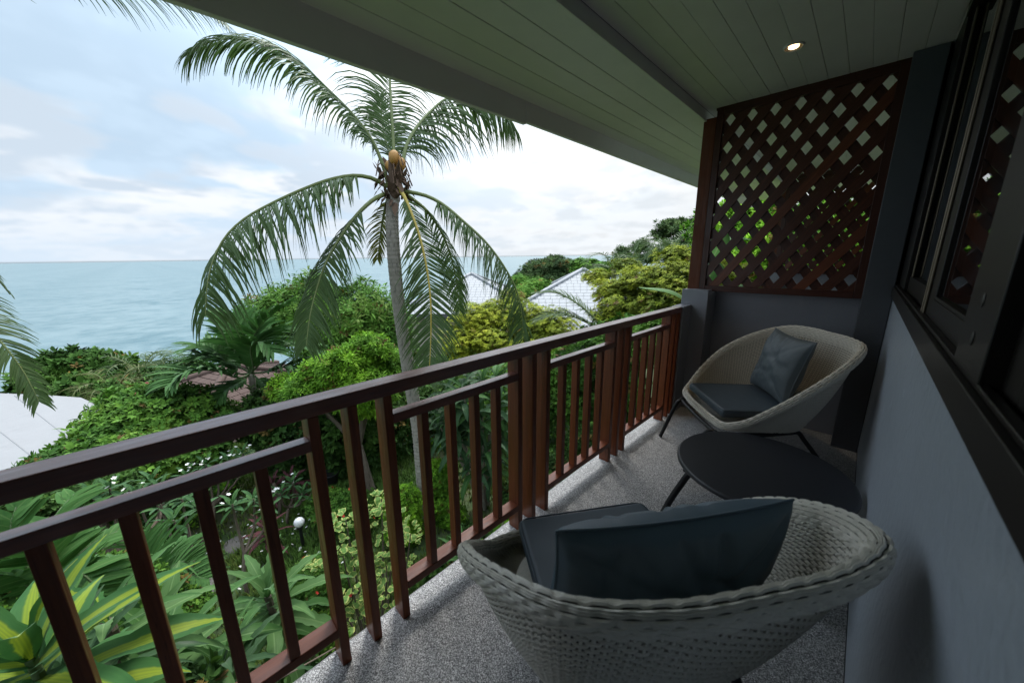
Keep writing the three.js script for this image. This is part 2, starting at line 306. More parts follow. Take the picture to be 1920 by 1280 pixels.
// lattice screen
function latticeScreen(z, label) {
  const t = thing('lattice_screen', V(-0.525, 0, z), label, 'lattice screen', 'lattice screens between the balconies');
  const x0 = -0.55, x1 = 0.545, y0 = 1.121, y1 = 2.605, fw = 0.052, fd = 0.045;
  reseed(61);
  part('frame_stile', box(fw, y1 - y0, fd, 0.003, 1), M.woodDark, t).position.set(x0 + fw / 2, (y0 + y1) / 2, 0);
  part('frame_stile', box(fw, y1 - y0, fd, 0.003, 1), M.woodDark, t).position.set(x1 - fw / 2, (y0 + y1) / 2, 0);
  part('frame_rail', box(x1 - x0 - 2 * fw, 0.05, fd, 0.003, 0), M.woodDark, t).position.set((x0 + x1) / 2, y1 - 0.025, 0);
  part('frame_rail', box(x1 - x0 - 2 * fw, 0.05, fd, 0.003, 0), M.woodDark, t).position.set((x0 + x1) / 2, y0 + 0.025, 0);
  part('hanging_rail', box(x1 - x0 + 0.02, 0.02, 0.03, 0.002, 0), M.woodDark, t).position.set((x0 + x1) / 2, y1 + 0.008, 0.0);
  const X0 = x0 + fw - 0.006, X1 = x1 - fw + 0.006, Y0 = y0 + 0.044, Y1 = y1 - 0.044, ux = 0.151, uy = 0.2095, m = uy / ux, half = 0.066 / 2;
  const hx = half * Math.hypot(1, m) / m;          // half the strip's width measured along x
  // holes are centred at (-0.971, 2.516) in the scene for the near screen
  const cx = -0.971 + 0.525, cy = 2.512;
  for (const dirn of [1, -1]) for (let q = -16; q <= 16; q++) {
    const xc = cx + ux / 2 + q * ux;               // where this strip's axis crosses y = cy
    const poly = [];
    const f = (y, s) => xc + dirn * (y - cy) / m + s * hx;
    // clip the slanted strip to the opening
    let pts = [[f(Y0, -1), Y0], [f(Y0, 1), Y0], [f(Y1, 1), Y1], [f(Y1, -1), Y1]];
    for (const [lim, sg] of [[X0, 1], [X1, -1]]) {
      const out = [];
      for (let i = 0; i < pts.length; i++) { const a = pts[i], b = pts[(i + 1) % pts.length], ia = sg * (a[0] - lim) >= 0, ib = sg * (b[0] - lim) >= 0; if (ia) out.push(a); if (ia !== ib) { const k = (lim - a[0]) / (b[0] - a[0]); out.push([lim, a[1] + k * (b[1] - a[1])]); } }
      pts = out; if (!pts.length) break;
    }
    if (pts.length < 3) continue;
    const ar = Math.abs(pts.reduce((s, a, i) => { const b = pts[(i + 1) % pts.length]; return s + a[0] * b[1] - b[0] * a[1]; }, 0)) / 2; if (ar < 4e-4) continue;
    const sh = new THREE.Shape(pts.map((p) => new THREE.Vector2(p[0], p[1])));
    const g = new THREE.ExtrudeGeometry(sh, { depth: 0.010, bevelEnabled: false });
    const P = g.attributes.position, uv = g.attributes.uv, an = Math.atan2(m, dirn), ca = Math.cos(an), sa = Math.sin(an), o = rnd() * 9;
    for (let i = 0; i < P.count; i++) uv.setXY(i, P.getX(i) * ca + P.getY(i) * sa + o, -P.getX(i) * sa + P.getY(i) * ca + P.getZ(i) + o);
    part('strip', g, dirn > 0 ? (rnd() < 0.2 ? M.wood : M.lattice) : rnd() < 0.4 ? M.lattice : M.woodDark, t).position.z = dirn > 0 ? 0.0015 : -0.0115;
  }
  return t;
}
latticeScreen(-3.60, 'dark brown diagonal wooden lattice screen above the low wall behind the far chair');
{ const far = latticeScreen(-7.35, 'farther lattice screen seen through the diamonds of the nearer one'); }
{
  reseed(71);
  const p = one('wooden_post', box(0.098, SOFF - 1.13, 0.10, 0.003, 1), M.post, 'square brown wooden post on the corner column left of the lattice', 'post'); p.position.set(-1.122, 1.139 + (SOFF - 1.142) / 2, -3.625);
  const p2 = dup(p, V(-1.122, 1.139 + (SOFF - 1.142) / 2, -7.4), 0, 'farther wooden post glimpsed through the lattice beside the next balcony');
  const lw = struct('low_wall', box(1.0, 1.118, 0.16, 0.006, 0), M.wall); lw.position.set(-0.484, 0.559, -7.54);
  const colm = struct('corner_column', box(0.225, 1.137, 0.44, 0.006, 1), M.wall); colm.position.set(-1.072, 0.5685, -7.45);
  const nr = one('neighbour_railing', mergeGeometries([box(0.07, 0.05, 3.2, 0.004, 2, [0, 0.98, 0]), ...Array.from({ length: 18 }, (_, i) => box(0.05, 0.9, 0.03, 0.003, 1, [0, 0.5, -1.5 + i * 0.177]))]), M.wood, 'railing of the next balcony half hidden behind the lattice', 'railing'); nr.position.set(-1.14, 0, -5.56);
}

// window band: frames, sashes and glass over a black sill
{
  const w = thing('sliding_window', V(WALLX, 1.16, -1.3), 'dark framed sliding window band reaching the ceiling above the blue grey wall', 'window');
  const zz = (s) => -s + 1.3;
  const bar = (name, s0, s1, y0, y1, x0, x1, mat, parent = w) => { const m = part(name, box(x1 - x0, y1 - y0, Math.abs(s1 - s0), 0.003, 1), mat, parent); m.position.set((x0 + x1) / 2, (y0 + y1) / 2, zz((s0 + s1) / 2)); return m; };
  bar('sill', -1.7, 3.485, -0.002, 0.064, -0.014, 0.12, M.frame);
  bar('sill_lip', -1.7, 3.485, 0.0645, 0.076, -0.004, 0.012, M.frame);
  bar('track', -1.7, 3.485, 0.0645, 0.082, 0.026, 0.034, M.frame);
  bar('jamb', 3.06, 3.485, 0.065, 1.458, 0.012, 0.10, M.frame);
  bar('head_frame', -1.7, 3.05, 1.40, 1.458, 0.004, 0.10, M.frame);
  // first sash (fixed): narrow, dark
  const s1 = part('sash', box(0.03, 0.085, 0.99, 0.003, 2), M.frame, w); s1.position.set(0.042, 0.107, zz(2.555));
  bar('stile', 2.97, 3.055, 0.066, 1.40, 0.03, 0.056, M.frame); bar('bead', 2.95, 2.968, 0.15, 1.40, 0.026, 0.034, M.bronze);
  const g1 = part('pane', box(0.004, 1.25, 0.87, 0, 1), M.glass, w); g1.position.set(0.046, 0.775, zz(2.52));
  // meeting stile, bronze edged
  bar('meeting_stile', 1.80, 2.07, 0.066, 1.40, 0.014, 0.055, M.frame);
  bar('bead', 1.985, 2.003, 0.066, 1.40, 0.006, 0.0135, M.bronze); bar('bead', 1.93, 1.948, 0.066, 1.40, 0.006, 0.0135, M.bronze);
  // second sash with the large pane
  bar('sash', 1.16, 1.80, 0.066, 0.135, 0.012, 0.04, M.frame); bar('bead', 1.16, 1.80, 0.1355, 0.147, 0.012, 0.026, M.frame);
  const g2 = part('pane', box(0.004, 1.256, 0.64, 0, 1), M.glass, w); g2.position.set(0.0245, 0.772, zz(1.48));
  const st = bar('stile', 0.93, 1.155, 0.066, 1.40, -0.004, 0.05, M.frame);
  const lk = new THREE.SphereGeometry(0.013, 14, 10); lk.scale(0.12, 1, 0.8);
  const kn = part('lock', lk, M.black, st); kn.position.set(-0.028, -0.53, 0.0);
  const kn2 = part('lock', lk, M.black, st); kn2.position.set(-0.028, -0.60, 0.0);
  // next window towards the camera
  bar('stile', 0.84, 0.925, 0.066, 1.40, 0.02, 0.055, M.frame);
  bar('sash', -0.9, 0.84, 0.066, 0.14, 0.02, 0.05, M.frame);
  const g3 = part('pane', box(0.004, 1.256, 1.74, 0, 1), M.glass, w); g3.position.set(0.034, 0.77, zz(-0.03));
  // a dark room with a heavy curtain behind the glass
  const room = struct('dark_room', mergeGeometries([box(0.1, 2.7, 6, 0, 1, [3.1, 1.35, -1]), box(3, 0.1, 6, 0, 0, [1.6, -0.05, -1]), box(3, 2.7, 0.1, 0, 0, [1.6, 1.35, -3.75]), box(3, 2.7, 0.1, 0, 0, [1.6, 1.35, 1.75])]), M.room);
  const gb = new GB(), N = 260; let pa = -1, pb = -1;
  for (let i = 0; i <= N; i++) { const z = 1.6 - (i / N) * 5.0, x = 0.42 + 0.035 * Math.sin(z * 31 + Math.sin(z * 7) * 1.3) + 0.012 * Math.sin(z * 67), a = gb.v(x, 0.05, z, z, 0), b = gb.v(x, 2.6, z, z, 2.5); if (i) gb.quad(pa, a, b, pb); pa = a; pb = b; }
  one('curtain', gb.geo(), M.curtain, 'heavy pleated dark curtain hanging behind the window glass', 'curtain');
}

// the one recessed ceiling lamp
{
  const d = thing('downlight', V(-0.495, CEIL, -2.9), 'small round recessed ceiling lamp, lit warm', 'ceiling lamp');
  part('trim_ring', new THREE.TorusGeometry(0.046, 0.006, 10, 40).rotateX(Math.PI / 2), M.ceiling, d).position.y = -0.002;
  part('reflector', new THREE.LatheGeometry([[0.043, -0.001], [0.036, 0.004], [0.027, 0.006]].map((p) => new THREE.Vector2(...p)), 32), std({ color: lin(0.7, 0.6, 0.45), metalness: 0.8, roughness: 0.25, side: THREE.DoubleSide }), d).position.y = -0.006;
  const b = new THREE.SphereGeometry(0.026, 24, 12); b.scale(1, 0.25, 1);
  part('lamp_bulb', b, std({ color: lin(0.9, 0.8, 0.6), emissive: lin(1, 0.74, 0.42), emissiveIntensity: 2.2 }), d).position.y = -0.004;
  const l = new THREE.SpotLight(new THREE.Color(1, 0.8, 0.55), 0.5, 6, 0.6, 0.7); l.position.set(-0.495, CEIL - 0.012, -2.9); l.target.position.set(-0.495, 0, -2.9); l.castShadow = true; scene.add(l, l.target);
}
// ---------------------------------------------------------------- wicker chairs, their cushions and the low table
// a chair's own axes: x to its left-right, front towards -z
const rimPts = (() => {
  const half = [[0.17, 0.386, -0.405], [0.300, 0.393, -0.385], [0.372, 0.44, -0.315], [0.430, 0.535, -0.220], [0.474, 0.697, -0.037], [0.425, 0.834, 0.180], [0.318, 0.904, 0.336], [0.165, 0.918, 0.388]];
  const P = [V(0, 0.385, -0.408), ...half.map((p) => V(...p)), V(0, 0.918, 0.394), ...half.slice().reverse().map(([x, y, z]) => V(-x, y, z))];
  const c = new THREE.CatmullRomCurve3(P, true, 'centripetal'); c.arcLengthDivisions = 1200; return c;
})();
const SHELL = { N: 552 };
{
  const N = SHELL.N, R = rimPts.getSpacedPoints(N).slice(0, N), B = [], O = [];
  for (let i = 0; i < N; i++) {
    const r = R[i], a = Math.atan2(r.x, -(r.z - 0.03)), c = Math.cos(a), s = Math.sin(a), e = 0.72;
    B.push(V(0.30 * Math.sign(s) * Math.pow(Math.abs(s), e), 0.335, -0.055 - (c > 0 ? 0.285 : 0.235) * Math.sign(c) * Math.pow(Math.abs(c), e)));
  }
  SHELL.R = R; SHELL.B = B;
  // a point of the shell: v from 0 at the rim to 1 at the base; a normal offset w outwards
  SHELL.mid = (i, v) => { const r = R[(i + N) % N], b = B[(i + N) % N], p = r.clone().lerp(b, v); const bul = 0.014 * Math.sin(Math.PI * v); const h = V(r.x - b.x, 0, r.z - b.z); if (h.lengthSq() > 1e-6) h.normalize(); p.addScaledVector(h, bul); p.y -= 0.028 * Math.sin(Math.PI * v); return p; };
  SHELL.nrm = (i, v) => { const a = SHELL.mid(i + 1, v).sub(SHELL.mid(i - 1, v)), b = SHELL.mid(i, Math.min(1, v + 0.02)).sub(SHELL.mid(i, Math.max(0, v - 0.02))); const q = b.cross(a).normalize(), m = SHELL.mid(i, v); if (q.x * m.x + q.z * (m.z - 0.02) < 0) q.negate(); return q; };
}
const PROF = [-1, -0.8, -0.53, -0.333, -0.14, 0.14, 0.333, 0.53, 0.8, 1], HGT = [0, 0.95, 0.95, 0, 1, 1, 0, 0.95, 0.95, 0];
const chairGeo = (() => {
  const N = SHELL.N, core = new GB(), weave = new GB(), band = new GB(), deck = new GB();
  // added dark skin under the strands, its colour stands in for shaded weave gaps
  let prev = null;
  for (let j = 0; j <= 14; j++) { const row = []; for (let i = 0; i <= N; i += 2) { const p = SHELL.mid(i, j / 14); row.push(core.v(p.x, p.y, p.z, i / N, j / 14)); } if (prev) for (let k = 0; k + 1 < row.length; k++) core.quad(prev[k], row[k], row[k + 1], prev[k + 1]); prev = row; }
  const rows = 48, stakes = 138;
  for (const lay of [1, -1]) for (let j = 0; j < rows; j++) {
    const v = 0.03 + (j + 0.5) / rows * 0.96;
    const P = [], Nn = [], D = []; for (let i = 0; i <= N; i++) { P.push(SHELL.mid(i, v)); Nn.push(SHELL.nrm(i, v)); const q = SHELL.mid(i, Math.min(1, v + 0.01)).sub(SHELL.mid(i, v - 0.01)); D.push(q); }
    let pr = null; const prof = PROF, hgt = HGT;
    for (let i = 0; i <= N; i++) {
      const len = D[i].length() / 0.02 * (0.96 / rows) * 0.37, d = D[i].clone().normalize(), ph = Math.PI * (i / N * stakes + j), off = lay * (0.0022 + 0.0034 * clamp(1.9 * Math.cos(ph) + 0.8, -1, 1)), row = [];
      for (let k = 0; k < 10; k++) { const o = off + lay * (hgt[k] - 0.5) * 0.0042; row.push(weave.v(P[i].x + d.x * len * prof[k] + Nn[i].x * o, P[i].y + d.y * len * prof[k] + Nn[i].y * o, P[i].z + d.z * len * prof[k] + Nn[i].z * o, i / N * 24 + j * 0.37, k / 9 + j * 0.21)); }
      if (pr) for (let k = 0; k < 9; k++) weave.quad(pr[k], pr[k + 1], row[k + 1], row[k]);
      pr = row;
    }
  }
  // the upright stakes show wherever a course dips under them
  for (const lay of [1, -1]) for (let q = 0; q < stakes; q++) {
    const ii = Math.round(q * N / stakes); let pr = null; const T = SHELL.mid(ii + 1, 0.5).sub(SHELL.mid(ii - 1, 0.5)).normalize();
    for (let a = 0; a <= rows * 4; a++) {
      const v = 0.03 + a / (rows * 4) * 0.96, jf = a / 4 - 0.5, p = SHELL.mid(ii, v), n = SHELL.nrm(ii, v), tn = SHELL.mid(ii + 1, v).sub(SHELL.mid(ii - 1, v)).normalize();
      const o = lay * (0.0030 - 0.0034 * clamp(1.8 * Math.cos(Math.PI * (q + jf)) + 0.2, -1, 1)), row = [];
      for (let k = 0; k < 5; k++) { const w = [-1, -0.5, 0, 0.5, 1][k] * Math.min(0.0042, SHELL.R.length ? 0.0036 * (1 - 0.35 * v) : 0), h = [0, 1, 0.1, 1, 0][k] * 0.0016 * lay; row.push(weave.v(p.x + tn.x * w + n.x * (o + h), p.y + tn.y * w + n.y * (o + h), p.z + tn.z * w + n.z * (o + h), k / 5 + q * 0.3, v * 9)); }
      if (pr) for (let k = 0; k < 4; k++) weave.quad(pr[k], pr[k + 1], row[k + 1], row[k]);
      pr = row;
    }
  }
  // rolled rim: courses round an oval section that hangs just outside the shell's edge
  const half = 0.032, th = 0.0155, courses = 12, bandCore = new GB(); let pb = null;
  const ringAt = (i, a) => {
    const p = SHELL.mid(i, 0), q = SHELL.mid(i, 0.06), d = q.clone().sub(p).normalize(), n = SHELL.nrm(i, 0.02), c = Math.cos(a), s = Math.sin(a);
    const front = smooth(0.62, 0.40, p.y), hh = half * (1 - 0.35 * front);
    return p.addScaledVector(d, hh * (1 - c) - 0.004).addScaledVector(n, 0.006 + th * s);
  };
  for (let i = 0; i <= N; i += 2) { const row = []; for (let k = 0; k <= 18; k++) { const p = ringAt(i, k / 18 * 2 * Math.PI); row.push(bandCore.v(p.x, p.y, p.z)); } if (pb) for (let k = 0; k < 18; k++) bandCore.quad(pb[k], row[k], row[k + 1], pb[k + 1]); pb = row; }
  const arcs = [0]; for (let k = 1; k <= 400; k++) { const a = (k - 0.5) / 400 * 2 * Math.PI; arcs.push(arcs[k - 1] + Math.hypot(half * Math.sin(a), th * Math.cos(a))); }
  const ARC = (f) => { const w = f * arcs[400]; let k = 0; while (k < 399 && arcs[k + 1] < w) k++; return (k + (w - arcs[k]) / (arcs[k + 1] - arcs[k])) / 400 * 2 * Math.PI; };
  for (let j = 0; j < courses; j++) {
    let pr = null; const a0 = ARC((j + 0.5) / courses), lo = ARC(j / courses + 0.001), hi = ARC((j + 1) / courses - 0.001);
    for (let i = 0; i <= N; i++) {
      const c = ringAt(i, a0), e = 0.02, p1 = ringAt(i, a0 + e), p0 = ringAt(i, a0 - e), acr = p1.clone().sub(p0), tan = ringAt(i + 1, a0).sub(ringAt(i - 1, a0)), n = tan.cross(acr).normalize(), o0 = c.clone().sub(ringAt(i, a0 + Math.PI)); if (n.dot(o0) < 0) n.negate();
      const ph = Math.PI * (i / N * 138 + j), off = 0.0010 + 0.0018 * clamp(1.9 * Math.cos(ph) + 0.85, -1, 1), row = [];
      for (let k = 0; k < 10; k++) { const pr7 = PROF[k], h = HGT[k], p = ringAt(i, pr7 < 0 ? lerp(a0, lo, -pr7) : lerp(a0, hi, pr7)), o = off + h * 0.0042; row.push(band.v(p.x + n.x * o, p.y + n.y * o, p.z + n.z * o, i / N * 24 + j * 0.53, k / 9 + j * 0.31)); }
      if (pr) for (let k = 0; k < 9; k++) band.quad(pr[k], pr[k + 1], row[k + 1], row[k]);
      pr = row;
    }
  }
  // seat deck
  const ctr = deck.v(0, 0.375, 0, 0, 0); let ring = []; for (let i = 0; i <= N; i += 2) { const p = SHELL.mid(i, 0.86); ring.push(deck.v(p.x, 0.375, p.z, p.x * 9, p.z * 40)); } for (let k = 0; k + 1 < ring.length; k++) deck.i.push(ctr, ring[k], ring[k + 1]);
  const c2 = deck.v(0, 0.337, 0, 0, 0); ring = []; for (let i = 0; i <= N; i += 2) { const p = SHELL.mid(i, 1); ring.push(deck.v(p.x, 0.337, p.z, p.x, p.z)); } for (let k = 0; k + 1 < ring.length; k++) deck.i.push(c2, ring[k + 1], ring[k]);
  return { core: core.geo(), weave: weave.geo(), band: band.geo(), bandCore: bandCore.geo(), deck: deck.geo() };
})();

M.rimGapShade = std({ color: lin(0.07, 0.066, 0.06), roughness: 0.7 });  // dark colour for the shade between the rim courses
function makeChair(pos, turn, label) {
  const t = thing('wicker_chair', pos, label, 'chair', 'wicker tub chairs on the balcony', turn);
  const shell = part('woven_shell', chairGeo.weave, M.wicker, t);
  part('gap_shade_skin', chairGeo.core, M.weaveGapShade, shell);
  const rim = part('woven_rim', chairGeo.band, M.wicker, t);
  part('rim_gap_shade', chairGeo.bandCore, M.rimGapShade, rim);
  part('seat_deck', chairGeo.deck, M.wicker, t);
  for (const s of [1, -1]) {
    const g = new GB(); // each side: front foot, bend, side bar, bend, rear foot
    tube(g, spline([V(0.245 * s, 0.008, -0.570), V(0.245 * s, 0.15, -0.520), V(0.245 * s, 0.262, -0.480), V(0.25 * s, 0.312, -0.452), V(0.272 * s, 0.316, -0.405)], 22), (t) => 0.014, 10);
    part('leg', g.geo(), M.black, t);
    const h = new GB(); tube(h, spline([V(0.335 * s, 0.008, 0.315), V(0.297 * s, 0.16, 0.225), V(0.262 * s, 0.268, 0.150), V(0.258 * s, 0.316, 0.108), V(0.264 * s, 0.316, 0.05)], 22), (t) => 0.0145, 10);
    part('leg', h.geo(), M.black, t);
    const b = new GB(); tube(b, spline([V(0.262 * s, 0.316, 0.06), V(0.300 * s, 0.316, -0.15), V(0.290 * s, 0.316, -0.415)], 8), 0.0145, 10);
    part('side_bar', b.geo(), M.black, t);
  }
  const f = new GB(); tube(f, spline([V(-0.285, 0.316, -0.42), V(-0.12, 0.316, -0.428), V(0.12, 0.316, -0.428), V(0.285, 0.316, -0.42)], 14), 0.014, 8); part('cross_bar', f.geo(), M.black, t);
  const r = new GB(); tube(r, [V(-0.25, 0.316, 0.06), V(0.25, 0.316, 0.06)], 0.0115, 8); part('cross_bar', r.geo(), M.black, t);
  return t;
}
const FAR = { pos: V(-0.401, 0, -2.926), a: THREE.MathUtils.degToRad(229.46) }, NEAR = { pos: V(-0.355, 0, -0.851), a: THREE.MathUtils.degToRad(-54.55) };
const chairA = makeChair(FAR.pos, -FAR.a, 'grey woven tub chair in the far corner below the lattice screen');
const chairB = dup(chairA, NEAR.pos, -NEAR.a, 'grey woven tub chair nearest the camera, seen from behind');

function softPad(hw, hd, th, r, seedN, bulge) {   // a boxy seat cushion with rounded welted edges
  const g = new RoundedBoxGeometry(hw * 2, th, hd * 2, 8, r), P = g.attributes.position;
  for (let i = 0; i < P.count; i++) {
    const x = P.getX(i) / hw, z = P.getZ(i) / hd, y = P.getY(i), e = (1 - Math.pow(Math.abs(x), 3)) * (1 - Math.pow(Math.abs(z), 3));
    P.setY(i, y + Math.sign(y) * bulge * e + 0.004 * (fbm(x * 2 + seedN, z * 2, 3, 3) - 0.5));
  }
  g.computeVertexNormals(); return metricUv(g, 0);
}
function pillowGeo(hw, hh, T, seedN, creases) {
  const n = 56, gb = new GB(), idx = [[], []], rim = [];
  for (let side = 0; side < 2; side++) for (let j = 0; j <= n; j++) for (let i = 0; i <= n; i++) {
    const u = i / n * 2 - 1, v = j / n * 2 - 1, e = Math.max(0, (1 - u * u) * (1 - v * v));
    let t = T * Math.pow(e, 0.40) * (0.86 + 0.14 * e);
    const x = hw * u * (1 - 0.075 * (1 - v * v)), y = hh * v * (1 - 0.085 * (1 - u * u));
    const w = (fbm(u * 1.7 + seedN, v * 1.7 + seedN, side * 5 + 1, 4) - 0.5) * 0.040 * Math.pow(e, 0.3);
    // creases gather from the corners and the top seam
    let cr = 0; for (const [cu, cv, ang, k, dep] of creases) { const du = u - cu, dv = v - cv, ca = Math.cos(ang), sa = Math.sin(ang), al = du * ca + dv * sa, ac = -du * sa + dv * ca; if (al > 0) cr -= dep * Math.exp(-Math.pow(ac / (0.045 + 0.05 * al), 2)) * Math.exp(-al * k) * smooth(0, 0.12, al); }
    const z = (t + w + cr * Math.pow(e, 0.25)) * (side ? -1 : 1);
    idx[side].push(gb.v(x, y, e === 0 ? 0 : z, x, y));
  }
  for (let side = 0; side < 2; side++) for (let j = 0; j < n; j++) for (let i = 0; i < n; i++) { const a = idx[side][j * (n + 1) + i], b = idx[side][j * (n + 1) + i + 1], c = idx[side][(j + 1) * (n + 1) + i + 1], d = idx[side][(j + 1) * (n + 1) + i]; if (side) gb.quad(a, d, c, b); else gb.quad(a, b, c, d); }
  const seam = new GB(), edge = []; for (let k = 0; k <= 4 * n; k++) { const s = k % (4 * n), q = Math.floor(s / n), f = (s % n) / n * 2 - 1, [u, v] = [[f, -1], [1, f], [-f, 1], [-1, -f]][q]; edge.push(V(hw * u * (1 - 0.075 * (1 - v * v)), hh * v * (1 - 0.085 * (1 - u * u)), 0)); }
  tube(seam, edge, 0.0035, 6);
  return { body: gb.geo(), seam: seam.geo() };
}
const crA = [[0.1, 1, -1.9, 1.6, 0.016], [-0.35, 1, -1.3, 1.8, 0.013], [0.55, 1, -2.2, 2.2, 0.011], [0.95, 0.9, -2.6, 1.2, 0.014], [-0.95, 0.95, -0.7, 1.4, 0.014], [0.9, -0.2, 3.3, 1.5, 0.014], [0.92, 0.05, 3.0, 1.7, 0.012], [0.85, -0.5, 2.9, 1.4, 0.012], [-0.9, -0.9, 0.8, 1.5, 0.012], [-0.1, 1, -1.6, 2.6, 0.010]];
function chairThing(name, C, local, rotX, rotY, label, category, group, roll = 0) { // stands in a chair's axes: placed in the world
  const t = thing(name, V(0, 0, 0), label, category, group);
  const m = new THREE.Matrix4().makeRotationY(-C.a), p = local.clone().applyMatrix4(m).add(C.pos);
  t.position.copy(p); t.quaternion.setFromRotationMatrix(m.multiply(new THREE.Matrix4().makeRotationY(rotY)).multiply(new THREE.Matrix4().makeRotationX(rotX)).multiply(new THREE.Matrix4().makeRotationZ(roll))); return t;
}
{
  const pad = softPad(0.262, 0.255, 0.056, 0.022, 3, 0.008);
  for (const [C, lab] of [[FAR, 'flat slate grey seat cushion on the far wicker chair'], [NEAR, 'flat charcoal seat cushion on the near wicker chair, in front of its pillow']]) {
    const t = chairThing('seat_cushion', C, V(0, 0.434, -0.128), 0.02, 0, lab, 'cushion', 'seat cushions of the wicker chairs');
    part('cushion_body', pad, M.cushion, t);
    const e = new GB(), c = []; for (let k = 0; k <= 96; k++) { const a = k / 96 * 2 * Math.PI, s = Math.sin(a), q = Math.cos(a); c.push(V(0.259 * Math.sign(q) * Math.pow(Math.abs(q), 0.14), 0.0235, 0.252 * Math.sign(s) * Math.pow(Math.abs(s), 0.14))); }
    tube(e, c, 0.003, 6); part('piping', e.geo(), M.cushion, t);
  }
  const pa = pillowGeo(0.236, 0.225, 0.095, 4.2, crA), pb = pillowGeo(0.322, 0.25, 0.135, 9.1, [...crA.map(([u, v, a, k, d]) => [-u, v, Math.PI - a, k, d * 1.9]), [0.25, 1, -1.45, 2.0, 0.03], [-0.55, 0.95, -1.9, 2.2, 0.026], [0.6, 0.2, 2.5, 1.6, 0.02]]);
  const f = chairThing('throw_pillow', FAR, V(0.01, 0.690, 0.11), 0.26, -0.11, 'square blue grey pillow leaning on the back of the far wicker chair', 'pillow', 'throw pillows on the wicker chairs');
  part('pillow_body', pa.body, M.pillowGrey, f); part('seam', pa.seam, M.pillowGrey, f);
  const n = chairThing('throw_pillow', NEAR, V(0.03, 0.602, 0.084), 0.20, 0.02, 'dark navy pillow with a creased top seam on the near wicker chair', 'pillow', 'throw pillows on the wicker chairs', -0.05);
  part('pillow_body', pb.body, M.pillow, n); part('seam', pb.seam, M.pillow, n);
}
{
  const t = thing('side_table', V(-0.236, 0, -2.055), 'low round black metal table between the two wicker chairs', 'table');
  const r = 0.384, y = 0.385, prof = [[0, y], [r - 0.012, y], [r - 0.005, y - 0.002], [r, y - 0.008], [r, y - 0.02], [r - 0.003, y - 0.021], [r - 0.006, y - 0.018], [0, y - 0.016]].map((p) => new THREE.Vector2(...p));
  part('table_top', metricUv(new THREE.LatheGeometry(prof, 96).toNonIndexed()), M.tableTop, t);
  for (const k of [0, 1, 2, 3]) {
    const a = THREE.MathUtils.degToRad([52, 142, 232, 322][k]), g = new GB(), d = V(Math.cos(a), 0, Math.sin(a));
    tube(g, spline([[0.16, y - 0.03], [0.27, y - 0.034], [0.335, y - 0.06], [0.375, y - 0.13], [0.42, 0.16], [0.475, 0.006]].map(([q, h]) => V(d.x * q, h, d.z * q)), 26), 0.017, 10);
    part('leg', g.geo(), M.black, t);
  }
  part('under_plate', new THREE.CylinderGeometry(0.17, 0.17, 0.012, 32), M.black, t).position.y = y - 0.03;
}
// ---------------------------------------------------------------- the land, the sea, the garden
const GY = -3.0, SEA = -22;
function land(x, z) {                                // terrace of lawn below the balcony, then a slope down to the shore on the -x side
  const s = Math.max(0, -x - 10.5), near = GY + 0.10 * (fbm(x * 0.35 + 5, z * 0.35, 1, 3) - 0.5);
  return near - 0.42 * s - 0.004 * s * s * 0.2 + smooth(14, 60, -z) * Math.max(0, 4.2 - 0.1 * s) * 0.4 + (s > 0 ? 1.2 * (fbm(x * 0.08, z * 0.08, 3, 3) - 0.5) * smooth(0, 8, s) : 0);
}
const onLand = (p) => V(p.x, land(p.x, p.z), p.z);
const M2 = {};
{
  const soil = dataTex(512, 512, (x, y) => { const u = x / 512, v = y / 512, g = wrapN(u * 6, v * 6, 6, 6, 2.2, 5), f = wrapN(u * 60, v * 60, 60, 60, 4.2, 3), k = smooth(0.42, 0.6, g), t = 0.7 + 0.6 * f; return [toS(lerp(0.034, 0.060, k) * t), toS(lerp(0.064, 0.070, k) * t), toS(lerp(0.018, 0.028, k) * t)]; }, true, [0.22, 0.22]);
  M2.ground = std({ map: soil, roughness: 0.95 });
  const gb = new GB(), xs = [], zs = []; for (let x = -62; x <= 40; x += x > -16 && x < 2 ? 0.5 : 2) xs.push(x); for (let z = -130; z <= 50; z += z > -14 && z < 8 ? 0.5 : 3) zs.push(z);
  for (const z of zs) for (const x of xs) gb.v(x, land(x, z), z, x, z);
  for (let j = 0; j + 1 < zs.length; j++) for (let i = 0; i + 1 < xs.length; i++) { const a = j * xs.length + i; gb.quad(a, a + xs.length, a + xs.length + 1, a + 1); }
  struct('ground', gb.geo(), M2.ground);
  // the sea to the horizon
  const waves = dataTex(1024, 1024, (x, y) => { const u = x / 1024, v = y / 1024, a = wrapN(u * 60, v * 26, 60, 26, 3.3, 5), b = wrapN(u * 9, v * 5, 9, 5, 6.3, 4), h = 0.65 * a + 0.35 * b; return [h, h, h]; }, false, [1 / 60, 1 / 60]);
  const rippleTint = dataTex(512, 512, (x, y) => { const u = x / 512, v = y / 512, a = wrapN(u * 4, v * 5, 4, 5, 1.3, 4), b = wrapN(u * 34, v * 40, 34, 40, 7.3, 4), k = smooth(0.32, 0.68, a * 0.45 + b * 0.55); return [toS(lerp(0.065, 0.160, k)), toS(lerp(0.130, 0.225, k)), toS(lerp(0.150, 0.240, k))]; }, true, [1 / 150, 1 / 150]);  // water tint, with the light and dark of small ripples painted into it
  M2.sea = phys({ map: rippleTint, bumpMap: waves, bumpScale: 0.55, roughness: 0.32, ior: 1.33, specularIntensity: 0.6 });
  const sg = new THREE.CircleGeometry(42000, 96); sg.rotateX(-Math.PI / 2); const P = sg.attributes.position, uv = sg.attributes.uv; for (let i = 0; i < P.count; i++) uv.setXY(i, P.getX(i), P.getZ(i));
  const sea = struct('sea', sg, M2.sea); sea.position.y = SEA;
  // surf and pale rocks at the foot of the slope
}

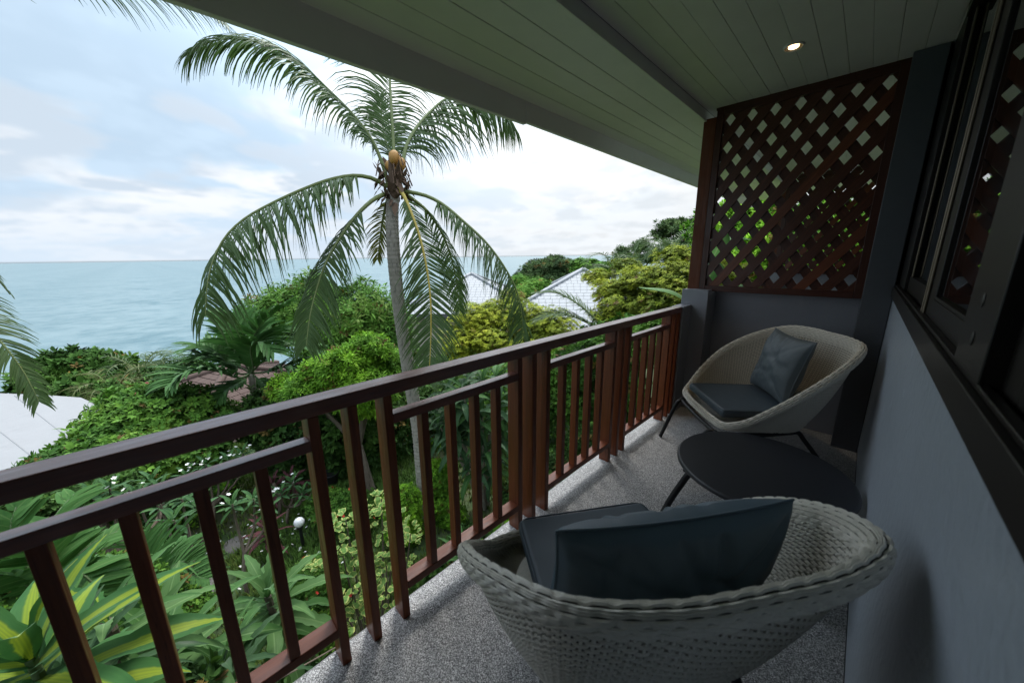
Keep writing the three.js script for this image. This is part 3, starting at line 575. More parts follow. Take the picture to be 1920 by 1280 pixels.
// leaf materials
function leafTex(cA, cB, mid, edge) {     // across: 0..1, along: 0..1
  return dataTex(64, 128, (x, y) => {
    const u = Math.abs(x / 63 - 0.5) * 2, v = y / 127, vein = 0.5 + 0.5 * Math.sin((x / 63) * 60), f = fbm(x * 0.11, y * 0.05, 3, 3);
    let c = [0, 1, 2].map((i) => lerp(cA[i], cB[i], clamp(f * 0.9 + 0.15 * vein - 0.05)));
    if (mid) { const k = smooth(mid.w, mid.w * 0.55, u + 0.12 * (f - 0.5)) * (0.65 + 0.35 * vein); c = c.map((a, i) => lerp(a, mid.c[i], k)); }
    if (edge) { const k = smooth(edge.w, edge.w + 0.22, u + 0.35 * (f - 0.5) + (v > 0.8 ? (v - 0.8) : 0)); c = c.map((a, i) => lerp(a, edge.c[i], k)); }
    return c.map(toS);
  }, true);
}
const leaf = (o) => phys({ side: THREE.DoubleSide, roughness: 0.9, specularIntensity: 0.35, transmission: 0.28, thickness: 0, clearcoat: 0.08, clearcoatRoughness: 0.42, ...o });
M2.palm = leaf({ map: leafTex([0.040, 0.084, 0.020], [0.072, 0.130, 0.030], { w: 0.16, c: [0.10, 0.135, 0.045] }), transmission: 0.34, clearcoat: 0.3, clearcoatRoughness: 0.34 });
M2.palmOld = leaf({ map: leafTex([0.058, 0.085, 0.016], [0.105, 0.125, 0.026], { w: 0.2, c: [0.19, 0.16, 0.04] }), transmission: 0.34, clearcoat: 0.14 });
M2.areca = leaf({ map: leafTex([0.034, 0.108, 0.022], [0.068, 0.175, 0.036], { w: 0.14, c: [0.09, 0.17, 0.05] }), clearcoat: 0.14, clearcoatRoughness: 0.3 });
M2.arecaLight = leaf({ map: leafTex([0.040, 0.125, 0.026], [0.080, 0.19, 0.040], { w: 0.14, c: [0.12, 0.22, 0.06] }) });
M2.drac = leaf({ map: leafTex([0.036, 0.110, 0.024], [0.068, 0.165, 0.036], { w: 0.10, c: [0.15, 0.26, 0.09] }), clearcoat: 0.14 });
M2.dracLight = leaf({ map: leafTex([0.062, 0.150, 0.038], [0.115, 0.22, 0.066], { w: 0.10, c: [0.17, 0.28, 0.10] }), clearcoat: 0.12 });
M2.dracDark = leaf({ map: leafTex([0.022, 0.062, 0.022], [0.046, 0.105, 0.036], { w: 0.1, c: [0.06, 0.13, 0.05] }), clearcoat: 0.14, clearcoatRoughness: 0.3 });
M2.dracVar = leaf({ map: leafTex([0.030, 0.115, 0.028], [0.055, 0.165, 0.038], { w: 0.48, c: [0.27, 0.35, 0.022] }), clearcoat: 0.14 });
M2.banana = leaf({ map: leafTex([0.09, 0.21, 0.06], [0.15, 0.30, 0.10], { w: 0.08, c: [0.3, 0.4, 0.18] }), transmission: 0.35 });
M2.polys = leaf({ map: leafTex([0.12, 0.25, 0.05], [0.21, 0.35, 0.075], null, { w: 0.58, c: [0.55, 0.58, 0.17] }), clearcoat: 0.25 });
M2.plum = leaf({ map: leafTex([0.032, 0.10, 0.034], [0.065, 0.165, 0.05], { w: 0.12, c: [0.13, 0.22, 0.09] }), clearcoat: 0.14 });
M2.cordy = leaf({ map: leafTex([0.055, 0.018, 0.022], [0.11, 0.035, 0.04]), transmission: 0.15 });
const far = (o) => phys({ side: THREE.DoubleSide, roughness: 0.8, specularIntensity: 0.35, ...o });
M2.leafWhite = leaf({ color: lin(1, 1, 1), transmission: 0.25, clearcoat: 0.05 });   // tinted per copy
M2.leafFar = far({ color: lin(1, 1, 1) });
const barkTex = dataTex(256, 256, (x, y) => { const u = x / 256, v = y / 256, f = wrapN(u * 12, v * 30, 12, 30, 2.7, 4), g = wrapN(u * 40, v * 12, 40, 12, 5.7, 3), k = 0.55 + 0.7 * f - 0.35 * smooth(0.5, 0.7, g); return [toS(0.27 * k), toS(0.245 * k), toS(0.215 * k)]; }, true);
M2.palmTrunk = std({ map: barkTex, color: lin(1.3, 1.28, 1.25), roughness: 0.9, bumpMap: barkTex, bumpScale: 0.006 });
M2.bark = std({ map: barkTex, color: lin(0.62, 0.53, 0.45), roughness: 0.95, bumpMap: barkTex, bumpScale: 0.01 });
M2.paleStem = std({ map: barkTex, color: lin(1.25, 1.22, 1.12), roughness: 0.85 });
M2.fibre = std({ color: lin(0.105, 0.065, 0.042), roughness: 1, side: THREE.DoubleSide });
M2.rachis = std({ color: lin(0.13, 0.165, 0.045), roughness: 0.5 });
M2.rachisYellow = std({ color: lin(0.42, 0.32, 0.055), roughness: 0.5 });
M2.stem = std({ color: lin(0.075, 0.12, 0.04), roughness: 0.7 });
M2.white = std({ color: lin(0.78, 0.77, 0.74), roughness: 0.6, side: THREE.DoubleSide });
M2.red = std({ color: lin(0.55, 0.035, 0.02), roughness: 0.6, side: THREE.DoubleSide });
M2.pink = std({ color: lin(0.62, 0.09, 0.14), roughness: 0.6, side: THREE.DoubleSide });

// a pinnate palm leaf along a path of places; geometry in the axes of its plant
function frond(path, o = {}) {
  const C = new THREE.CatmullRomCurve3(path, false, 'centripetal'), n = o.n ?? 80, L = o.len ?? 0.85, W = o.wid ?? 0.036, t0 = o.t0 ?? 0.16, gb = new GB(), rb = new GB();
  const T = V(0, 0, 0), S = V(0, 0, 0), U = V(0, 0, 0), roll = o.roll ?? 0, d = V(0, 0, 0), q = V(0, 0, 0);
  tube(rb, C.getSpacedPoints(26), (t) => lerp(o.r0 ?? 0.034, 0.004, Math.pow(t, 0.8)), 6);
  for (let i = 0; i < n; i++) for (const sd of [-1, 1]) {
    if (rnd() < 0.05) continue;
    const f = (i + 0.5 + rr(-0.3, 0.3)) / n, t = t0 + (1 - t0) * f;
    C.getPointAt(clamp(t, 0, 1), q); C.getTangentAt(clamp(t, 0, 0.995), T);
    S.crossVectors(T, UPV); if (S.lengthSq() < 0.02) S.copy(o.side ?? V(1, 0, 0)); S.normalize(); if (roll) S.applyAxisAngle(T, roll); U.crossVectors(S, T).normalize();
    const pr = 1.0 * Math.min(1, 0.45 + 1.9 * f) * (1 - 0.62 * Math.pow(Math.max(0, (f - 0.35) / 0.65), 1.5)) * rr(0.86, 1.1), lean = lerp(o.lean0 ?? 0.45, o.lean1 ?? 1.5, f * f);
    const lift = (o.lift ?? 0.25) * rr(0.5, 1.4);
    d.copy(S).multiplyScalar(sd).addScaledVector(T, lean + rr(-0.22, 0.22)).addScaledVector(U, lift).normalize();
    const bl = L * pr * (rnd() < 0.04 ? rr(0.5, 0.8) : 1);
    blade(gb, q, d, U, bl, W * rr(0.8, 1.15), { n: o.seg ?? 5, droop: (o.droop ?? 1.3) * rr(0.75, 1.3), fold: o.fold ?? 0.35, prof: o.prof ?? ((s) => (s < 0.12 ? 0.5 + s * 4.1 : 1 - 0.9 * Math.pow((s - 0.12) / 0.88, 1.7))), twist: rr(-0.6, 0.6) });
  }
  return { leaf: gb.geo(), rachis: rb.geo() };
}
const rel = (pts, base) => pts.map((p) => p.clone().sub(base));
function addFrond(t, path, o, leafMat, rachisMat, label) { const g = frond(rel(path, t.position), o); const m = part('frond', g.leaf, leafMat, t); if (label) m.userData.label = label; part('midrib', g.rachis, rachisMat, m); return m; }

// leaf clumps for crowns: a few leaves about a twig end, copied through the crown
function sprig(k, L, W, o = {}) {
  const gb = new GB();
  for (let i = 0; i < k; i++) { const a = i * 2.4 + rr(-0.4, 0.4), e = o.flat ? rr(-0.1, 0.35) : rr(-0.25, 0.95), d = V(Math.cos(a) * Math.cos(e), Math.sin(e), Math.sin(a) * Math.cos(e)); const st = d.clone().multiplyScalar(L * rr(0.05, 0.3)); st.y += rr(-0.25, 0.3) * L; blade(gb, st, d, UPV, L * rr(0.75, 1.15), W * rr(0.85, 1.15), { n: o.n ?? 2, droop: o.droop ?? 0.5, fold: o.fold ?? 0.3, prof: o.prof ?? ((s) => (s === 0 ? 0.25 : s >= 1 ? 0.05 : 1)) }); }
  return gb.geo();
}
const dummy = new THREE.Object3D(), colr = new THREE.Color();
// blobs: [dx, dy, dz, rx, ry, rz] round the plant's base; colours: list of linear triples, chosen per copy (sprouts at the outside take the later ones)
function crown(parent, name, geo, mat, blobs, count, size, colours, o = {}) {
  const m = new THREE.InstancedMesh(geo, mat, count), vol = blobs.map((b) => Math.pow(b[3] * b[4] * b[5], 2 / 3)), tot = vol.reduce((a, b) => a + b, 0); let k = 0;
  const ph = rnd() * 50;
  blobs.forEach((b, bi) => {
    const nb = bi === blobs.length - 1 ? count - k : Math.round(count * vol[bi] / tot);
    for (let i = 0; i < nb && k < count; i++) {
      let x, y, z, l; do { x = rr(-1, 1); y = rr(o.bottom ?? -0.75, 1); z = rr(-1, 1); l = Math.hypot(x, y, z); } while (l > 1 || l < 0.05);
      const want = Math.pow(rnd(), o.shell ?? 0.35), s = want / l; // towards the outside
      let px = x * s, py = y * s, pz = z * s;
      const lump = 1 + (o.lump ?? 0.32) * (fbm(px * 1.9 + ph + bi * 3, py * 1.9, pz * 1.9, 3) - 0.5) * 2;
      px *= b[3] * lump; py *= b[4] * lump; pz *= b[5] * lump;
      dummy.position.set(b[0] + px, b[1] + py, b[2] + pz);
      const out = V(px / b[3], py / b[4] + (o.up ?? 0.5), pz / b[5]).normalize();
      dummy.quaternion.setFromUnitVectors(UPV, out); dummy.rotateY(rnd() * 6.3); dummy.rotateX(rr(-0.5, 0.5));
      const sc = size * rr(0.7, 1.3); dummy.scale.set(sc, sc, sc); dummy.updateMatrix(); m.setMatrixAt(k, dummy.matrix);
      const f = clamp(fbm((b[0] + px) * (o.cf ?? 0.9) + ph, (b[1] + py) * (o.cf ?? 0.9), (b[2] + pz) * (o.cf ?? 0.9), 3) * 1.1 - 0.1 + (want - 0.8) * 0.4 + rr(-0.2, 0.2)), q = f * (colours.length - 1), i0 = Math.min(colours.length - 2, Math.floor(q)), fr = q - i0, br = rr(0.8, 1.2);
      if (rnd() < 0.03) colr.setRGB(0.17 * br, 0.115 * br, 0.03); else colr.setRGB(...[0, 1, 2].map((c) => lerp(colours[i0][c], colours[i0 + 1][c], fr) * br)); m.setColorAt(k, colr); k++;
    }
  });
  m.name = name; m.userData.kind = 'stuff'; m.castShadow = m.receiveShadow = true; parent.add(m); return m;
}
function limbs(t, base, tips, r0, mat, name = 'trunk') { // a stem that forks towards the tips (in the plant's axes)
  const gb = new GB(); const fork = base.clone().lerp(tips.reduce((a, b) => a.add(b), V(0, 0, 0)).divideScalar(tips.length), 0.45);
  tube(gb, spline([base, base.clone().lerp(fork, 0.5).add(V(rr(-0.05, 0.05), 0, rr(-0.05, 0.05))), fork], 6), (s) => r0 * (1.15 - 0.4 * s), 8);
  for (const p of tips) tube(gb, spline([fork, fork.clone().lerp(p, 0.5).add(V(rr(-0.1, 0.1), rr(0, 0.15), rr(-0.1, 0.1))), p], 6), (s) => r0 * lerp(0.6, 0.14, s), 6);
  return part(name, gb.geo(), mat, t);
}
// ---------------------------------------------------------------- the coconut palm in front of the balcony
const hp = (list, d0, d1) => list.map(([u, v], i) => at(u, v, lerp(d0, d1, i / (list.length - 1))));
{
  reseed(400);
  const foot = onLand(at(803, 968, 5.69)), t = thing('coconut_palm', foot, 'tall leaning coconut palm with orange nuts directly beyond the railing', 'palm tree');
  const axis = spline([V(0, -0.1, 0), ...rel([at(791, 872, 5.72), at(783, 800, 5.76), at(765, 690, 5.82), at(746, 560, 5.9), at(735, 420, 5.97), at(738, 352, 6.0)], foot)], 420);
  const gb = new GB(); tube(gb, axis, (s, al) => { const ring = (al / 0.062) % 1; return (0.107 + 0.10 * Math.exp(-s * 14) - 0.018 * s) * (1 + 0.055 * (1 - ring) * (0.6 + 0.8 * noise(al * 4, 3, 1)) + 0.02 * Math.sin(al * 3.1)); }, 16, 1.2);
  part('trunk', gb.geo(), M2.palmTrunk, t);
  const F = (list, d0, d1, o, mat = M2.palm, rm = M2.rachis, lab) => addFrond(t, hp(list, d0, d1), o, mat, rm, lab);
  F([[728, 345], [716, 305], [695, 259], [657, 210], [612, 165], [560, 116], [515, 90], [470, 77], [417, 73], [372, 88], [350, 104]], 6.0, 6.3, { n: 110, len: 0.92, wid: 0.0304, t0: 0.15, lean0: 0.5, lean1: 1.6, lift: -0.25, droop: 1.9 });
  F([[740, 335], [738, 285], [734, 210], [731, 150], [735, 85], [748, 20], [770, -60]], 6.05, 7.0, { n: 88, len: 0.95, wid: 0.0304, t0: 0.12, lift: 0.0, droop: 2.2, side: V(0.72, 0, -0.7), roll: 0.5 });
  F([[752, 320], [763, 270], [783, 236], [808, 208], [838, 184], [884, 176], [932, 198], [965, 240]], 6.05, 6.9, { n: 101, len: 1.25, wid: 0.0339, t0: 0.10, droop: 3.2, lift: -0.6 });
  F([[725, 350], [700, 335], [666, 329], [620, 336], [564, 356], [507, 382], [459, 409], [425, 440], [402, 480], [388, 535], [385, 590]], 6.0, 5.2, { n: 110, len: 1.08, wid: 0.0326, t0: 0.14, droop: 2.4, lift: -0.55, lean0: 0.35, lean1: 1.1 });
  F([[725, 362], [700, 374], [668, 404], [640, 442], [612, 490], [593, 544], [581, 592], [574, 648]], 5.95, 5.1, { n: 92, len: 0.78, wid: 0.0304, t0: 0.2, droop: 1.8, lift: -0.1, lean1: 1.1 });
  F([[742, 352], [752, 358], [769, 395], [787, 446], [801, 510], [807, 562], [808, 619], [806, 675], [803, 715]], 5.95, 5.0, { n: 114, len: 0.78, wid: 0.0270, t0: 0.10, droop: 0.9, lift: 0.2, lean0: 0.7, lean1: 1.2, side: V(0.72, 0, -0.7) }, M2.palm, M2.rachisYellow, 'drooping frond with a yellow midrib');
  F([[752, 358], [775, 361], [802, 368], [830, 383], [870, 416], [911, 454], [945, 499], [967, 540], [978, 585], [982, 635]], 6.05, 5.7, { n: 110, len: 0.86, wid: 0.0293, t0: 0.17, droop: 2.2, lift: -0.5, lean0: 0.3, lean1: 1.0 });
  F([[735, 352], [726, 375], [718, 410], [712, 450], [708, 485]], 6.2, 6.5, { n: 40, len: 0.42, wid: 0.0249, t0: 0.2, droop: 1.3 }, M2.palmOld);
  F([[748, 355], [772, 372], [800, 395], [826, 432], [845, 480], [856, 530], [862, 580]], 6.2, 6.7, { n: 73, len: 0.62, wid: 0.0282, t0: 0.2, droop: 1.8, lift: -0.2 }, M2.palm);
  F([[738, 335], [734, 300], [722, 262], [716, 225], [712, 180]], 6.25, 7.0, { n: 46, len: 0.6, wid: 0.0282, t0: 0.25, droop: 1.9, side: V(0.72, 0, -0.7) });
  // crown shaft: old leaf bases, brown fibre, flower stalks and nuts
  const c = at(738, 345, 6.0).sub(foot), fb = new GB();
  for (let i = 0; i < 46; i++) { const a = rnd() * 6.3, h = rr(-0.28, 0.25), r = 0.11 - 0.03 * h, p = V(c.x + Math.cos(a) * r, c.y + h, c.z + Math.sin(a) * r), dn = rnd() < 0.55; blade(fb, p, V(Math.cos(a) * 0.6, dn ? -0.6 : 1, Math.sin(a) * 0.6), V(Math.cos(a), 0.2, Math.sin(a)), rr(0.14, 0.36), rr(0.05, 0.13), { n: 4, droop: dn ? 0.6 : 0.1, fold: rr(-0.4, 0.4), wave: 0.4, twist: rr(-0.8, 0.8) }); }
  for (let i = 0; i < 14; i++) { const a = rnd() * 6.3, p = V(c.x + Math.cos(a) * 0.07, c.y + rr(0, 0.3), c.z + Math.sin(a) * 0.07); tube(fb, spline([p, p.clone().add(V(Math.cos(a) * 0.12, 0.1, Math.sin(a) * 0.12)), p.clone().add(V(Math.cos(a) * 0.2, -0.08, Math.sin(a) * 0.2))], 6), 0.008, 5); }
  part('leaf_sheath', fb.geo(), M2.fibre, t);
  const cb = new GB(); tube(cb, spline([c.clone().add(V(0, -0.15, 0)), c.clone().add(V(0.01, 0.1, 0)), c.clone().add(V(0.02, 0.42, 0))], 10), (s) => 0.1 - 0.05 * s, 10); part('crown_shaft', cb.geo(), M2.fibre, t);
  const nutM = std({ color: lin(0.40, 0.20, 0.045), roughness: 0.55 });
  for (const [u, v, d, r] of [[739, 295, 5.88, 0.088], [751, 307, 5.9, 0.082], [745, 322, 5.95, 0.07], [731, 312, 6.05, 0.08]]) { const g = new THREE.SphereGeometry(r, 20, 14); g.scale(0.9, 1.12, 0.9); part('coconut', g, nutM, t).position.copy(at(u, v, d).sub(foot)); }
}
// a second coconut palm whose crown stands out of frame on the left
{
  reseed(410);
  const foot = onLand(V(-7.2, 0, 3.4)), t = thing('coconut_palm', foot, 'coconut palm at the left edge, only its hanging frond tips in view', 'palm tree');
  const top = V(-6.6, 2.4, 3.0), gb = new GB(); tube(gb, spline(rel([foot.clone().setY(foot.y - 0.1), V(-7.1, -0.6, 3.35), top], foot), 120), (s, al) => (0.15 - 0.03 * s) * (1 + 0.05 * (1 - (al / 0.055) % 1)), 12, 1.2); part('trunk', gb.geo(), M2.palmTrunk, t);
  const F = (pts, o, m = M2.palm) => addFrond(t, [top, ...pts], o, m, M2.rachis);
  F([at(-190, 520, 6.3), at(-110, 545, 6.0), at(-50, 590, 5.8), at(0, 640, 5.6), at(45, 700, 5.5), at(72, 752, 5.4)], { n: 90, len: 0.40, wid: 0.024, droop: 1.3, lift: 0.1, t0: 0.4 });
  F([at(-160, 420, 6.6), at(-90, 440, 6.7), at(-45, 475, 6.8), at(-8, 520, 6.8), at(18, 552, 6.8)], { n: 70, len: 0.22, wid: 0.02, droop: 1.1, t0: 0.5 });
  F([at(-150, 180, 6.5), at(-80, 30, 6.4), at(-20, -40, 6.3), at(90, -62, 6.0), at(210, -48, 5.8), at(310, -20, 5.6), at(385, 16, 5.5), at(425, 45, 5.4)], { n: 80, len: 0.52, wid: 0.018, droop: 1.6, lift: -0.2, lean1: 1.4, t0: 0.68 });
  F([at(-150, 260, 6.4), at(-110, 120, 6.2), at(-70, 20, 6.1), at(-30, -25, 6.0), at(10, -28, 5.9), at(40, -8, 5.8)], { n: 40, len: 0.22, wid: 0.018, droop: 0.6, t0: 0.75 });
  F([at(-190, 330, 6.6), at(-120, 330, 6.9), at(-60, 360, 7.1), at(-25, 400, 7.3)], { n: 60, len: 0.3, wid: 0.03, droop: 1.2 });
  F([V(-6.6, 3.4, 4.2), V(-6.6, 3.5, 5.4), V(-6.5, 2.6, 6.4)], { n: 50, len: 0.7 }); F([V(-7.8, 3.4, 3.2), V(-9.2, 3.3, 3.3), V(-10, 2.2, 3.4)].map((p) => p), { n: 50, len: 0.6 });
}
// the smaller feather palm below
const fine = (s) => (s < 0.1 ? 0.45 + s * 5.5 : 1 - 0.92 * Math.pow((s - 0.1) / 0.9, 2.2));
{
  reseed(420);
  const foot = onLand(at(478, 770, 8.9)), t = thing('feather_palm', foot, 'smaller deep green palm with broad glossy leaflets left of the coconut trunk', 'palm tree');
  const top = at(470, 700, 8.7), gb = new GB(); tube(gb, spline(rel([foot.clone().setY(foot.y - 0.1), foot.clone().lerp(top, 0.5), top], foot), 60), (s, al) => (0.085 - 0.03 * s) * (1 + 0.06 * (1 - (al / 0.09) % 1)), 10, 1.2); part('trunk', gb.geo(), M2.paleStem, t);
  const F = (list, d, o = {}) => addFrond(t, [top.clone(), ...list.map(([u, v], i) => at(u, v, lerp(8.7, d, (i + 1) / list.length)))], { n: 36, len: 0.78, wid: 0.088, t0: 0.2, droop: 0.8, lift: 0.35, lean0: 0.6, lean1: 1.3, prof: fine, fold: 0.2, r0: 0.022, ...o }, M2.areca, M2.stem);
  F([[468, 660], [480, 622], [508, 592], [532, 574]], 8.2); F([[450, 665], [430, 632], [412, 608], [398, 598]], 8.9, { n: 30 });
  F([[452, 690], [420, 680], [375, 672], [350, 690]], 9.0); F([[450, 708], [394, 694], [345, 700], [316, 722]], 8.1); F([[490, 679], [529, 652], [568, 652], [606, 668]], 8.4);
  F([[500, 697], [540, 688], [583, 704], [607, 728]], 8.0); F([[446, 700], [405, 662], [380, 652], [362, 655]], 9.1); F([[486, 712], [505, 728], [518, 755]], 8.3, { n: 24, len: 0.4 });
  F([[468, 672], [462, 640], [450, 610], [438, 590]], 9.3); F([[478, 660], [498, 630], [520, 622], [545, 628]], 9.2); F([[452, 715], [425, 730], [405, 755]], 8.2, { n: 24, len: 0.42 }); F([[474, 690], [470, 650], [488, 640], [512, 660]], 7.9);
}
// a crown of young coconut leaves by the white roof
{
  reseed(430);
  const foot = onLand(at(1130, 640, 7.6)), t = thing('young_coconut_palm', foot, 'young palm whose frond sweeps across in front of the white tiled roof', 'palm tree');
  const top = at(1135, 622, 7.6), gb = new GB(); tube(gb, spline(rel([foot.clone().setY(foot.y - 0.1), foot.clone().lerp(top, 0.5), top], foot), 40), 0.08, 10, 1.2); part('trunk', gb.geo(), M2.palmTrunk, t);
  const F = (list, d, o = {}) => addFrond(t, [top.clone(), ...list.map(([u, v], i) => at(u, v, lerp(7.6, d, (i + 1) / list.length)))], { n: 56, len: 0.62, wid: 0.03, t0: 0.1, droop: 0.8, lift: 0.2, ...o }, M2.palm, M2.rachis);
  F([[1110, 592], [1078, 566], [1046, 550], [1012, 548]], 7.8); F([[1105, 606], [1070, 592], [1035, 590], [1005, 600]], 7.2); F([[1150, 600], [1175, 590], [1200, 600]], 8); F([[1120, 640], [1085, 650], [1050, 680]], 7.2);
}
// ---------------------------------------------------------------- strap-leaved and tropical plants close below the balcony
function strapLeaf(len, wid, o) { const gb = new GB(); blade(gb, V(0, 0, 0), V(0, 0, -1), UPV, len, wid, { n: 15, fold: 0.32, rag: 0.55, ...o }); return gb.geo(); }
const strapProf = (s) => Math.min(1, 0.35 + 2.6 * s) * (s > 0.55 ? Math.cos(((s - 0.55) / 0.45) * 1.5) * 0.98 + 0.02 : 1);
function rosette(pos, label, o) {                    // cane with a head of strap leaves, each leaf a part
  const foot = onLand(pos), t = thing(o.name ?? 'dracaena', foot, label, o.cat ?? 'plant', o.group), top = pos.clone().sub(foot);
  const gb = new GB(); tube(gb, spline([V(0.05, -0.1, 0.02), top.clone().multiplyScalar(0.5).add(V(0.06, 0, -0.04)), top], 14), o.stemR ?? 0.028, 8, 1.5); part('stem', gb.geo(), o.stem ?? M2.bark, t);
  const vars = Array.from({ length: 5 }, () => strapLeaf(o.len * rr(0.85, 1.15), o.wid * rr(0.9, 1.1), { droop: o.droop * rr(0.8, 1.25), prof: strapProf, wave: 0.18, rag: o.rag ?? 0.55 }));
  const N = o.count;
  for (let i = 0; i < N; i++) {
    const f = i / (N - 1), m = part('leaf', vars[i % 5], (o.mats ?? [o.mat])[(i * 7 + (i >> 2)) % (o.mats ?? [0]).length], t);
    m.position.set(top.x, top.y - f * (o.shaft ?? 0.25) + 0.02, top.z); m.rotation.order = 'YXZ';
    m.rotation.set(lerp(o.p0 ?? 1.35, o.p1 ?? -0.25, Math.pow(f, 0.8)) + rr(-0.12, 0.12), i * 2.39996 + rr(-0.2, 0.2), rr(-0.25, 0.25)); const s = lerp(0.7, 1.05, Math.min(1, f * 2.2)); m.scale.setScalar(s);
  }
  return t;
}
reseed(500);
rosette(at(502, 1118, 3.25), 'green corn plant rosette of arching leaves below the second gap of the railing', { len: 0.62, wid: 0.112, droop: 1.25, count: 32, mats: [M2.dracLight, M2.dracLight, M2.drac], shaft: 0.40, p1: -0.7 });
rosette(at(300, 1205, 2.75), 'green corn plant with insect-bitten leaves low at the bottom left', { len: 0.58, wid: 0.12, droop: 1.15, count: 24, mats: [M2.dracLight, M2.drac, M2.dracLight], shaft: 0.36, p1: -0.6 });
rosette(at(58, 1235, 2.05), 'yellow-striped corn plant in the bottom left corner', { len: 0.50, wid: 0.125, droop: 0.75, count: 24, rag: 0.15, stem: M2.stem, stemR: 0.016, mat: M2.dracVar, shaft: 0.26, p0: 1.35, p1: -0.7 });
rosette(at(200, 1165, 2.55), 'corn plant of mixed plain and striped leaves between the first two balusters', { len: 0.46, wid: 0.085, droop: 1.0, count: 16, rag: 0.4, mats: [M2.drac, M2.drac, M2.dracLight, M2.dracVar], shaft: 0.3, p0: 1.2, p1: -0.5 });
rosette(at(868, 1035, 4.0), 'yellow-striped corn plant rising beside the fourth railing gap', { len: 0.42, wid: 0.07, droop: 0.8, count: 20, mats: [M2.dracVar, M2.drac], shaft: 0.22 });
rosette(at(420, 1262, 2.5), 'dark corn plant rosette low behind the bottom rail', { len: 0.55, wid: 0.07, droop: 1.4, count: 34, mats: [M2.dracDark, M2.drac], shaft: 0.4, p1: -0.7 });
rosette(at(120, 1268, 2.35), 'dark green strap-leaved plant at the very bottom left', { len: 0.5, wid: 0.06, droop: 1.3, count: 30, mat: M2.dracDark, shaft: 0.35, p1: -0.5 });
// the big drooping dracaena clump
{
  reseed(520);
  const foot = onLand(at(905, 930, 5.7)), t = thing('weeping_dracaena', foot, 'large dark dracaena mound with long weeping leaves behind the middle of the railing', 'shrub'), gb = new GB();
  const cs = [[868, 728, 5.75], [905, 715, 5.9], [842, 765, 5.6], [890, 775, 5.55], [930, 760, 5.8], [860, 815, 5.5], [905, 835, 5.5], [940, 815, 5.75], [825, 800, 5.8], [880, 700, 6.2], [930, 705, 6.1], [838, 735, 6.1], [925, 870, 5.65], [885, 870, 5.55], [855, 790, 5.9], [815, 760, 6.1], [945, 770, 6.1], [870, 745, 5.5]].map((p) => at(...p).sub(foot));
  for (const c of cs) tube(gb, spline([V(rr(-0.1, 0.1), -0.1, rr(-0.1, 0.1)), V(c.x * 0.5, c.y * 0.55, c.z * 0.5), c], 8), (s) => lerp(0.035, 0.015, s), 6, 1.5);
  part('stems', gb.geo(), M2.paleStem, t);
  const vars = Array.from({ length: 7 }, () => strapLeaf(rr(0.46, 0.6), rr(0.08, 0.1), { droop: rr(2.0, 2.9), prof: strapProf, n: 8, wave: 0.1, rag: 0.2 }));
  let k = 0; for (const c of cs) for (let i = 0; i < 16; i++) { const f = i / 15, m = part('leaf', vars[k % 7], [M2.dracDark, M2.drac, M2.dracDark][k % 3], t); k++; m.position.set(c.x, c.y - f * 0.22, c.z); m.rotation.order = 'YXZ'; m.rotation.set(lerp(1.1, -0.55, f) + rr(-0.2, 0.2), i * 2.4 + rr(-0.3, 0.3), rr(-0.3, 0.3)); m.scale.setScalar(rr(0.8, 1.1)); }
}
// broad feather leaves at the far left (a clumping palm close under the rail)
{
  reseed(530);
  const foot = onLand(at(110, 1120, 3.2)), t = thing('clumping_palm', foot, 'clumping palm with wide bright leaflets between the left balusters', 'palm tree'), b = at(110, 1130, 3.1), gb = new GB();
  tube(gb, spline(rel([foot.clone().setY(foot.y - 0.1), foot.clone().lerp(b, 0.6), b], foot), 12), 0.03, 8); part('stem', gb.geo(), M2.stem, t);
  const F = (list, d, o = {}) => addFrond(t, [b.clone(), ...list.map(([u, v], i) => at(u, v, lerp(3.1, d, (i + 1) / list.length)))], { n: 12, len: 0.27, wid: 0.052, t0: 0.2, droop: 0.5, lift: 0.15, lean0: 0.5, lean1: 1.2, prof: fine, fold: 0.12, r0: 0.011, ...o }, M2.arecaLight, M2.stem);
  F([[120, 1080], [145, 1043], [175, 1018], [232, 990]], 3.3); F([[160, 1125], [195, 1112], [230, 1098], [272, 1085]], 3.1); F([[90, 1060], [92, 1010], [105, 965], [140, 925]], 3.5, { len: 0.3 });
  F([[60, 1080], [35, 1030], [20, 985], [30, 950]], 3.3); F([[70, 1110], [30, 1085], [-20, 1075]], 3.0); F([[130, 1090], [150, 1075], [170, 1090], [200, 1130]], 2.9); F([[95, 1075], [85, 1030], [65, 1000]], 2.9); F([[150, 1110], [185, 1075], [225, 1050], [262, 1045]], 3.4);
}
{
  reseed(540);
  const foot = onLand(at(318, 1140, 4.2)), t = thing('clumping_palm', foot, 'small palm with flat yellow-green fronds right of the second baluster', 'palm tree'), b = at(300, 1095, 4.1), gb = new GB();
  tube(gb, spline(rel([foot.clone().setY(foot.y - 0.1), foot.clone().lerp(b, 0.6), b], foot), 12), 0.03, 8); part('stem', gb.geo(), M2.bark, t);
  const F = (list, d, o = {}) => addFrond(t, [b.clone(), ...list.map(([u, v], i) => at(u, v, lerp(4.1, d, (i + 1) / list.length)))], { n: 26, len: 0.34, wid: 0.028, t0: 0.15, droop: 0.7, lift: 0.2, lean0: 0.6, lean1: 1.3, prof: fine, r0: 0.010, ...o }, M2.arecaLight, M2.stem);
  F([[318, 1065], [345, 1052], [385, 1058]], 4.0); F([[320, 1080], [350, 1078], [388, 1085]], 3.7); F([[290, 1060], [275, 1030], [265, 1005]], 4.3); F([[280, 1080], [250, 1070], [220, 1085]], 4.0); F([[310, 1060], [325, 1030], [350, 1010]], 4.5);
}
